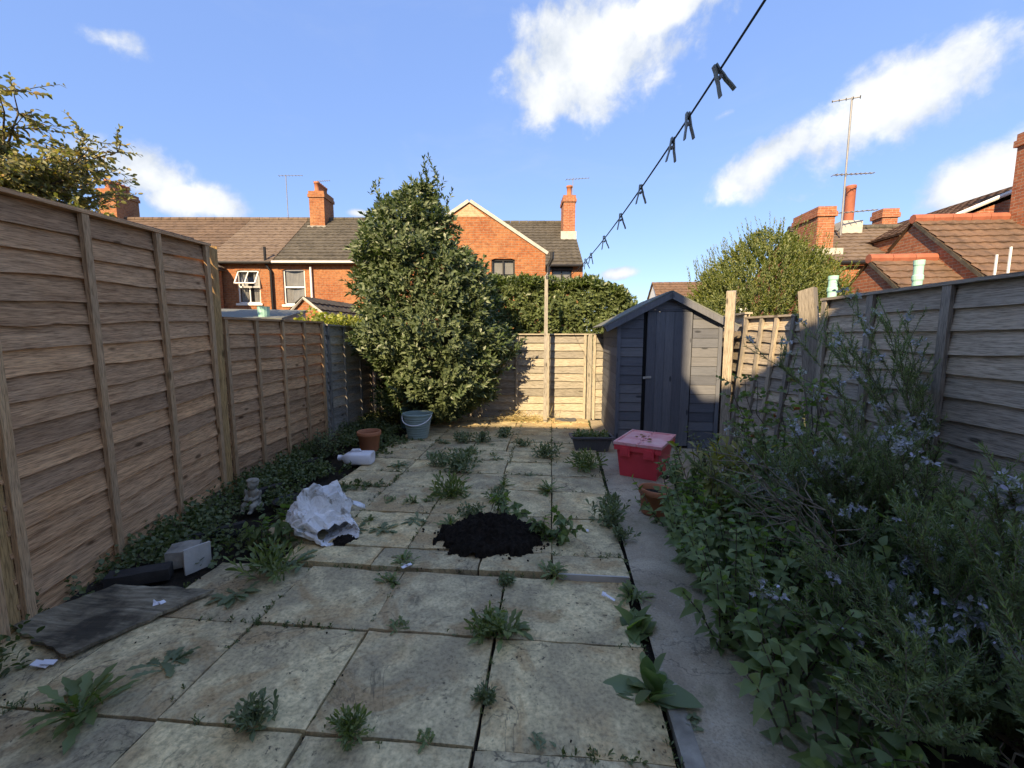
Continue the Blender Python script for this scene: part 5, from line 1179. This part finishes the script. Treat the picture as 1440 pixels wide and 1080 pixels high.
# sparse autumn tree over the left fence
ca = Vector(aty(10, 235, 4.6)); at_ = empty('apple_tree', (ca.x - .16, ca.y, .0)); tag(at_, 'sparse autumn tree with speckled leaves above the tall fence', 'tree')
bb = MB(); zt = ca.z; tips = []
trk = limb(bb, (0, 0, 0), (.1, .1, 3.05), .08, .05, 3, 6, .05)
for k in range(44):
    a = k * 2.4; L = random.uniform(.6, 1.25); s0 = trk[-1] + Vector((0, 0, random.uniform(-.4, .1))); e = s0 + Vector((math.cos(a) * L * .85, math.sin(a) * L * .7, random.uniform(-.25, 1.15) * L))
    pts = limb(bb, s0, e, .022, .004, k + 7, 6, .08)
    for q in pts[2:]:
        for m_ in range(4):
            b2 = random.uniform(0, 6.28); l2 = random.uniform(.2, .48); e2 = q + Vector((math.cos(b2) * l2, math.sin(b2) * l2, random.uniform(-.1, .5) * l2 * 1.4)); limb(bb, q, e2, .006, .002, k * 9 + m_, 3, .03); tips.append((q, e2))
bb.build('trunk', M_bark, at_)
T0 = np.array([t[0] for t in tips]); T1 = np.array([t[1] for t in tips]); lb = LB(); lb.sprigs(T0, T1 - T0, np.linalg.norm(T1 - T0, axis=1) * 1.05, 15, .066, .034, 60, .2, OVAL, .45)
lb.build('crown', L_autumn, at_)
# yellow climber topping the grey panel
vn = empty('climbing_vine', (-3.32, 6.7, -.05)); tag(vn, 'yellow-green climber spilling over the weathered grey panel', 'vine')
n = 130; P = np.stack([rng.normal(-.12, .1, n), rng.uniform(-.9, .75, n), 1.66 + rng.normal(0, .05, n)], 1); lb = LB(); lb.sprigs(P, nrm(rng.normal(0, .6, (n, 3)) + np.array([.1, 0, .7])), .1, 6, .07, .045, 65, .2, OVAL, .4); lb.build('foliage', L_vine, vn)
MB().tube([(-.1, .2, 0), (-.12, .25, .8), (-.1, .1, 1.3), (-.12, -.4, 1.66)], .014, 6).build('stem', M_twig, vn)

# ------------------------------------------------------------------ weeds
def rosette(n, L, W, elev=(15, 70), prof=JAG, droop=.3, spread=.02):
    lb = LB(); a = rng.uniform(0, 2 * math.pi, n); e = np.radians(rng.uniform(elev[0], elev[1], n))
    D = np.stack([np.cos(a) * np.cos(e), np.sin(a) * np.cos(e), np.sin(e)], 1); B = np.stack([rng.normal(0, spread, n), rng.normal(0, spread, n), np.zeros(n)], 1)
    N = np.stack([-np.cos(a) * np.sin(e), -np.sin(a) * np.sin(e), np.cos(e)], 1) + rng.normal(0, .2, (n, 3))
    return lb.add(B, D, N, L * rng.uniform(.6, 1.1, n), W * rng.uniform(.7, 1.1, n), droop, prof, .3)
def weed(x, y, wpx, kind, label, group, z=0., hscale=1.):
    P = g0(x, y, z); dist = (P - Vector(CC)).length; R_ = wpx * dist / 605 / 2 * ((.8 if kind in ('tuft', 'fern') else .92) if y > 850 else .95)
    o = empty('weed', P); tag(o, label, 'weed', group)
    if kind == 'jag':
        rosette(int(18 + R_ * 60), R_ * 1.05, R_ * .15 + .008, (12, 68)).build('leaves', L_weed, o)
    elif kind == 'low':
        rosette(14, R_ * 1.0, R_ * .25 + .006, (5, 40)).build('leaves', L_weed2, o)
    elif kind == 'tuft':
        n = 26; lb = LB(); Pp = np.stack([rng.normal(0, R_ * .45, n), rng.normal(0, R_ * .3, n), np.zeros(n)], 1); Aa = nrm(np.stack([rng.normal(0, .5, n), rng.normal(0, .5, n), np.ones(n)], 1)); lb.sprigs(Pp, Aa, R_ * 1.1 * hscale, 9, R_ * .42 + .012, R_ * .12 + .005, 50, .2, LANCE, .4); lb.build('leaves', L_weed2, o)
    elif kind == 'fern':
        n = 40; lb = LB(); Pp = np.stack([rng.normal(0, R_ * .25, n), rng.normal(0, R_ * .2, n), np.zeros(n)], 1); Aa = nrm(np.stack([rng.normal(0, .8, n), rng.normal(0, .8, n), np.ones(n)], 1)); lb.sprigs(Pp, Aa, R_ * 1.0, 8, R_ * .4 + .01, R_ * .09 + .004, 45, .15, LANCE, .35); lb.build('leaves', L_weed, o)
    return o
G1, G2, G3 = 'dandelion-like weeds in the paving joints', 'grey-green weed tufts in the paving', 'low weeds between slabs'
LJ, LT, LL = 'leafy dandelion-like weed growing from a paving joint', 'upright grey-green weed tuft growing between the slabs', 'small flat weed sprouting between the slabs'
for a in ((778, 806, 52, 'jag'), (773, 692, 50, 'jag'), (706, 684, 34, 'jag'), (662, 637, 26, 'jag'), (578, 706, 28, 'jag'), (600, 706, 22, 'jag'), (520, 733, 26, 'jag'), (567, 790, 38, 'jag'), (548, 818, 40, 'jag'), (680, 768, 34, 'jag'), (633, 738, 40, 'jag'), (560, 881, 32, 'jag'), (600, 1038, 30, 'jag'), (549, 704, 22, 'jag'), (694, 640, 14, 'jag'), (890, 842, 58, 'jag')):
    weed(*a, {778: 'spiky leafy weed growing at the whitewashed edge of the step', 567: 'leafy weed growing beside the crossed white plastic strip', 548: 'leafy weed just below the step near the crossed plastic strip', 680: 'small leafy weed rooted in the front of the compost heap', 520: 'leafy weed growing right of the compost bag', 890: 'leafy weed at the path edge beside the white and blue tag', 633: 'leafy weed at the edge of the compost heap facing the fence'}.get(a[0], LJ), G1, NEAR_Z if a[1] > 810 else 0)
for a in ((768, 642, 34, 'tuft'), (710, 615, 22, 'tuft'), (676, 622, 24, 'tuft'), (649, 622, 24, 'tuft'), (736, 627, 16, 'tuft'), (646, 664, 44, 'tuft'), (702, 704, 26, 'tuft'), (858, 736, 46, 'tuft'), (662, 728, 30, 'tuft'), (860, 715, 30, 'tuft'), (655, 650, 34, 'tuft'), (617, 655, 30, 'tuft'), (873, 758, 24, 'tuft'), (712, 820, 20, 'tuft'), (684, 985, 26, 'tuft')):
    weed(*a, LT, G2, NEAR_Z if a[1] > 810 else 0)
for a in ((583, 733, 40, 'low'), (694, 626, 18, 'low'), (624, 622, 30, 'low'), (610, 640, 26, 'low'), (755, 1048, 24, 'low'), (540, 745, 40, 'low'), (560, 655, 40, 'low'), (745, 668, 18, 'low'), (500, 745, 30, 'low'), (700, 646, 20, 'low'), (975, 1015, 26, 'low'), (235, 935, 60, 'low'), (420, 790, 50, 'low'), (330, 838, 60, 'low'), (655, 700, 18, 'low')):
    weed(*a, LL, G3, NEAR_Z if a[1] > 800 else 0)
weed(823, 660, 48, 'fern', 'dense bright green weed cushion on the path edge below the trough', None)
weed(631, 699, 54, 'fern', 'thick green weed cushion left of the compost heap', None)
weed(712, 890, 92, 'jag', 'wide clump of upright weeds at the joint of two large slabs', None, NEAR_Z); weed(682, 888, 55, 'fern', 'feathery weed tucked into the wide clump on the large slabs', None, NEAR_Z)
weed(118, 1000, 100, 'jag', 'large long-leaved weed at the left of the near slabs', None, NEAR_Z); weed(360, 1018, 46, 'tuft', 'spreading grey weed at the crossing of the near slabs', None, NEAR_Z)
weed(492, 1030, 44, 'fern', 'small bright round-leaved weed on the near slabs', None, NEAR_Z)
weed(382, 806, 60, 'fern', 'ragged weed beside the dark scraps left of the step', None, 0)
# broad-leaved plant at the path
fx = empty('foxglove_plant', g0(915, 975, -.03)); tag(fx, 'broad-leaved plant with big soft leaves at the path edge', 'plant')
rosette(9, .21, .10, (-5, 30), OVAL, .3, .015).build('leaf_rosette', L_big, fx); rosette(8, .25, .085, (45, 82), OVAL, .12, .02).build('upright_leaves', L_big, fx); rosette(12, .10, .05, (5, 50), OVAL, .2, .05).build('basal_leaves', L_weed, fx)
f2 = empty('foxglove_plant', g0(895, 885, -.03)); tag(f2, 'smaller broad-leaved plant behind the big soft-leaved one', 'plant'); rosette(16, .17, .085, (5, 65), NETTLE, .25, .03).build('leaf_rosette', L_nettle, f2)

# nettles
def nettle(P, n, h, spread, label, group=None, mat=None, l=.085, wd=.05, name='nettle_clump', cat='nettles'):
    o = empty(name, P); tag(o, label, cat, group); bb = MB(); lb = LB(); Pp = []; Aa = []; Ls = []
    for k in range(n):
        a = random.uniform(0, 6.28); r = spread * math.sqrt(random.random()); b0 = Vector((r * math.cos(a), r * math.sin(a), 0)); hh = h * random.uniform(.55, 1.1)
        ln = Vector((math.cos(a) * r * .8 + random.uniform(-.12, .12), math.sin(a) * r * .8 + random.uniform(-.12, .12), hh)); m_ = b0 + ln * .5 + Vector((0, 0, .03))
        bb.tube([b0, m_, b0 + ln], [.004, .0035, .002], 5); Pp += [b0, m_]; Aa += [m_ - b0, b0 + ln - m_]; Ls += [(m_ - b0).length, (b0 + ln - m_).length * 1.02]
    lb.sprigs(np.array(Pp), np.array(Aa), np.array(Ls), max(6, int(h / .05)), l, wd, 78, .35, NETTLE, .25, .1, True, .25, .25)
    bb.build('stems', M_bark, o); lb.build('leaves', mat or L_nettle, o); return o
GN, LN = 'nettles along the concrete path', 'dark green nettle clump leaning over the concrete path'
for x, y, n, h, s_ in ((1.25, 3.95, 18, .42, .18), (1.05, 3.25, 28, .36, .22), (1.06, 2.8, 28, .42, .22), (1.04, 2.35, 28, .5, .22), (1.0, 1.95, 26, .44, .2), (1.02, 1.55, 24, .36, .2), (1.15, 1.2, 16, .24, .18)):
    nettle(Vector((x, y, -.03)), n, h, s_, {3.95: 'nettle clump beside the half-hidden terracotta pot', 1.55: 'low nettle clump opposite the big soft-leaved plant', 1.2: 'lowest nettle clump at the house end of the concrete path'}.get(y, LN), GN)
for x, y, n, h, s_ in ((1.8, 3.7, 18, .6, .22), (1.5, 2.8, 20, .66, .25), (1.45, 2.3, 18, .55, .22), (1.85, 3.3, 18, .75, .25), (2.1, 3.8, 16, .7, .22), (1.95, 2.2, 16, .75, .25), (1.45, 1.7, 14, .35, .22), (2.1, 2.9, 14, .8, .2)):
    nettle(Vector((x, y, -.03)), n, h, s_, 'tall nettle clump growing amid the rosemary before the right fence', 'nettles amid the rosemary')
nettle(Vector((1.78, 4.75, -.03)), 18, .42, .2, 'nettle-like weeds between the red crate and the leaning panel', None, L_weed2, .07, .03)
nettle(g0(775, 757), 12, .17, .12, 'low nettle clump growing right of the compost heap', None, None, .075, .05); nettle(g0(712, 728), 9, .17, .1, 'low nettle clump growing behind the compost heap', None, None, .07, .045)
nettle(g0(386, 762), 8, .2, .1, 'nettle clump beside the compost bag', None, L_nettle, .085, .055)
nettle(g0(452, 640) + Vector((0, 0, -.02)), 16, .42, .1, 'bushy dark weed standing against the grey left panel', None, L_cover, .05, .03)
# yellowing lily-like plant and roses
yl = empty('yellowing_plant', (1.42, 3.5, -.03)); tag(yl, 'yellowing strap-leaved plant in front of the leaning panel', 'plant')
lb = LB(); n = 22; P = np.stack([rng.normal(0, .12, n), rng.normal(0, .12, n), np.zeros(n)], 1); A = nrm(np.stack([rng.normal(0, .35, n), rng.normal(-.1, .35, n), np.ones(n)], 1)); lb.sprigs(P, A, .58, 13, .17, .046, 50, .35, LANCE, .3); lb.build('leaves', L_yellow, yl)
bb = MB(); [bb.tube([P[k], P[k] + A[k] * .58], .004, 5) for k in range(n)]; bb.build('stems', M_twig, yl)
def rose(P, n, h, label, spread=.1):
    o = empty('rose_bush', P); tag(o, label, 'rose bush'); bb = MB(); q0 = []; q1 = []
    for k in range(n):
        a = random.uniform(0, 6.28); e = Vector((math.cos(a) * .35, math.sin(a) * .35, h * random.uniform(.75, 1.05))); pts = limb(bb, (spread * math.cos(a), spread * math.sin(a), 0), e, .007, .003, k + 200, 7, .07)
        for i in range(2, 8):
            for m_ in range(2):
                b2 = random.uniform(0, 6.28); e2 = pts[i] + Vector((math.cos(b2) * .12, math.sin(b2) * .12, .05)); q0.append(pts[i]); q1.append(e2); bb.tube([pts[i], e2], .002, 4)
    q0, q1 = np.array(q0), np.array(q1); lb = LB(); lb.sprigs(q0, q1 - q0, .13, 5, .05, .032, 65, .15, OVAL, .3, .3); lb.build('leaves', L_nettle, o); bb.build('stems', M_bark, o)
    k = rng.choice(len(q1), 7); lb = LB(); lb.sprigs(q1[k], rvec(7), .03, 7, .03, .02, 60, .1, OVAL, .4); q_ = lb.build('faded_blooms', L_hip, o); q_['kind'] = 'stuff'; return o
rose(Vector((2.0, 4.0, -.03)), 6, 1.05, 'thin rose bush with faded red blooms by the thick leaning post'); rose(Vector((2.15, 3.2, -.03)), 5, 1.05, 'rose bush with reddish leaves behind the flowering rosemary')

# rosemary
def rosemary(P, stems, label, needle=.026, nflower=60):
    o = empty('rosemary_bush', P); tag(o, label, 'shrub'); bb = MB(); q0 = []; q1 = []; fl = []
    for k, (d, L, arch, bare) in enumerate(stems):
        d = Vector(d).normalized(); pts = []; p = Vector((random.uniform(-.08, .08), random.uniform(-.08, .08), 0)); n = 7
        for i in range(n + 1): pts.append(p.copy()); t = i / n; p = p + (d + Vector((random.uniform(-.12, .12), random.uniform(-.12, .12), arch * (.5 - t) * 1.2))).normalized() * L / n
        bb.tube(pts, [.006 - .0045 * i / n for i in range(n + 1)], 5)
        for i in range(n):
            if i / n < bare: 
                if random.random() < .25: e = pts[i + 1] + Vector((random.uniform(-.2, .2), random.uniform(-.2, .2), random.uniform(0, .2))); limb(bb, pts[i + 1], e, .004, .0015, k * 7 + i, 3, .03)
                continue
            q0.append(pts[i]); q1.append(pts[i + 1])
            for m_ in range(5):
                a = random.uniform(0, 6.28); L2 = random.uniform(.08, .2); s0 = pts[i].lerp(pts[i + 1], random.random()); e = s0 + (d * .6 + Vector((math.cos(a) * .55, math.sin(a) * .55, .55))).normalized() * L2; q0.append(s0); q1.append(e); bb.tube([s0, e], [.0025, .0012], 4)
                if random.random() < .8: fl.append(s0.lerp(e, random.uniform(.4, .9)))
    q0, q1 = np.array(q0), np.array(q1); L_ = np.linalg.norm(q1 - q0, axis=1); lb = LB(); lb.sprigs(q0, q1 - q0, L_ * 1.03, 40, needle, .0052, 58, .0, NEEDLE, .25, 0.); lb.build('needles', L_rose, o); bb.build('stems', M_twig, o)
    fl.sort(key=lambda q: -mn.noise((q + Vector(P)) * 6.0)); fl = np.array(fl[:nflower]); lf = LB(); m_ = len(fl)
    for k in range(5): lf.sprigs(fl + rng.normal(0, .014, (m_, 3)), rvec(m_) + np.array([-.3, -.5, .5]), .010, 5, .022, .013, 70, .1, OVAL, .4)
    q_ = lf.build('flowers', L_flower, o); q_['kind'] = 'stuff'; return o
def fan(n, L, az, el, bare=.35, arch=.5):
    return [((math.cos(a) * math.cos(e), math.sin(a) * math.cos(e), math.sin(e)), random.uniform(*L), random.uniform(0, arch), random.uniform(0, bare)) for a, e in ((R(random.uniform(*az)), R(random.uniform(*el))) for _ in range(n))]
rosemary(Vector((1.75, 1.5, -.03)), fan(72, (.55, 1.0), (60, 320), (15, 80), .3), 'large rosemary bush with lilac flowers at the path end of the bed', nflower=190)
rosemary(Vector((1.95, 2.45, -.03)), fan(60, (.6, 1.1), (80, 300), (25, 78), .35), 'tall woody rosemary with lilac flowers before the dark panel', nflower=180)
rosemary(Vector((2.2, 2.35, .0)), fan(6, (1.5, 1.9), (95, 150), (48, 66), .45, 1.3) + fan(5, (1.3, 1.7), (70, 120), (52, 75), .4, 1.), 'arching rosemary sprays reaching across the top of the dark panel', nflower=70)
rosemary(Vector((1.72, 3.1, -.03)), fan(16, (.5, .85), (120, 280), (35, 80), .3), 'smaller flowering rosemary beside the yellowing plant', nflower=90)
# bare dry twigs
tw = empty('dead_branches', (1.75, 2.2, -.03)); tag(tw, 'tangle of bare pale twigs in the middle of the rosemary', 'branches'); bb = MB()
for k in range(9):
    a = R(random.uniform(110, 250)); e = Vector((math.cos(a) * .75, math.sin(a) * .6, random.uniform(.55, .95))); pts = limb(bb, (.05 * math.cos(a), .05 * math.sin(a), .0), e, .005, .002, 300 + k, 6, .06)
    for q in pts[3:]:
        for m_ in range(2): limb(bb, q, q + Vector((random.uniform(-.25, .1), random.uniform(-.15, .15), random.uniform(-.02, .15))), .003, .001, k * 3 + m_, 3, .02)
bb.build('twigs', M_twig, tw)

# straw heap at the far fence
stw = empty('straw_heap', g0(733, 592) + Vector((0, .0, -.01))); tag(stw, 'heap of dry straw-coloured stalks at the far fence', 'dry stalks')
n = 320; lb = LB(); B = np.stack([rng.normal(0, .22, n), rng.normal(.05, .08, n), rng.uniform(0, .08, n)], 1); D = nrm(np.stack([rng.normal(0, 1, n), rng.normal(0, .5, n), np.abs(rng.normal(.2, .35, n))], 1)); lb.add(B, D, rvec(n), rng.uniform(.12, .34, n), .007, .25, NEEDLE, .2); lb.build('stalks', M_straw, stw)

# ------------------------------------------------------------------ ground cover, moss and crumbs (uncountable)
def ground_z(x, y): return 0. if y > 2.48 else NEAR_Z
n = 12000; X = rng.uniform(-3.2, -.7, n); Y = rng.uniform(1.2, 7.3, n)
fl_ = np.array([left(y) for y in Y]); d = X - fl_
wd = np.where(Y < 2.4, .26, np.where(Y < 3.3, .7, np.where(Y < 6.4, .85, .8)))
ns = np.array([mn.noise(Vector((x * 2.2, y * 2.2, 1))) for x, y in zip(X, Y)])
keep = (d > .03) & (rng.uniform(0, 1, n) < np.clip(1.25 - d / wd + 1.5 * ns, 0, 1)); X, Y = X[keep], Y[keep]; m_ = len(X); d = d[keep]
P = np.stack([X, Y, np.where(Y > 2.48, 0, NEAR_Z) - .01], 1); A = nrm(np.stack([rng.normal(0, .7, m_), rng.normal(0, .7, m_), np.ones(m_)], 1))
lb = LB(); hgt = np.clip(.15 - d * .09, .035, .15) * rng.uniform(.5, 1.2, m_); lb.sprigs(P, A, hgt, 7, .036, .024, 70, .15, OVAL, .4)
tag(lb.build('ground_cover', L_cover), 'low green creeping weeds spreading out from the left fence', 'ground cover', kind='stuff')
# grass and moss in the joints
pts = []
def joint(x0, y0, x1, y1, dens=34):
    L = math.hypot(x1 - x0, y1 - y0)
    for k in range(int(L * dens)):
        t = random.random(); x, y = x0 + (x1 - x0) * t, y0 + (y1 - y0) * t
        if mn.noise(Vector((x * 2.7, y * 2.7, 8))) + random.uniform(-.35, .35) > .05: pts.append((x + random.uniform(-.012, .012), y + random.uniform(-.012, .012), ground_z(x, y) - .02))
for x in xn: joint(x, .3, x, 2.47)
for y in yn: joint(-2.7, y, .45, y, 26)
for y in yf: joint(-2.1, y, .5, y, 30)
for x in (-2.1, -1.55, -.97, -.46, .02): joint(x, 2.73, x, 7.3, 30)
for k in range(60): Y_ = 2.5 + k * .08; joint(.49 + .033 * (Y_ - 2.5), Y_, .49 + .033 * (Y_ - 2.42), Y_ + .08, 60)
P = np.array(pts); m_ = len(P); lb = LB(); lb.sprigs(P, nrm(np.stack([rng.normal(0, .5, m_), rng.normal(0, .5, m_), np.ones(m_)], 1)), .022, 6, .026, .008, 45, .2, LANCE, .4)
tag(lb.build('joint_moss', L_cover), 'moss and tiny weeds lining the paving joints', 'moss', kind='stuff')
bb = MB()
for k in range(330):
    if k < 300:
        x, y, z = random.choice(pts); x += random.gauss(0, .03); y += random.gauss(0, .03); z += .02
    else: x, y = random.gauss(-1.9, .35), random.uniform(.8, 3.5); z = ground_z(x, y)
    s_ = random.uniform(.002, .008); bb.ellipsoid((x, y, z + .004), (s_, s_ * random.uniform(.5, 1), s_ * .6), (random.random(), random.random(), random.random() * 6), 5, 3)
tag(bb.build('soil_crumbs', M_compost), 'dark crumbs of soil scattered over the slabs', 'soil crumbs', kind='stuff')
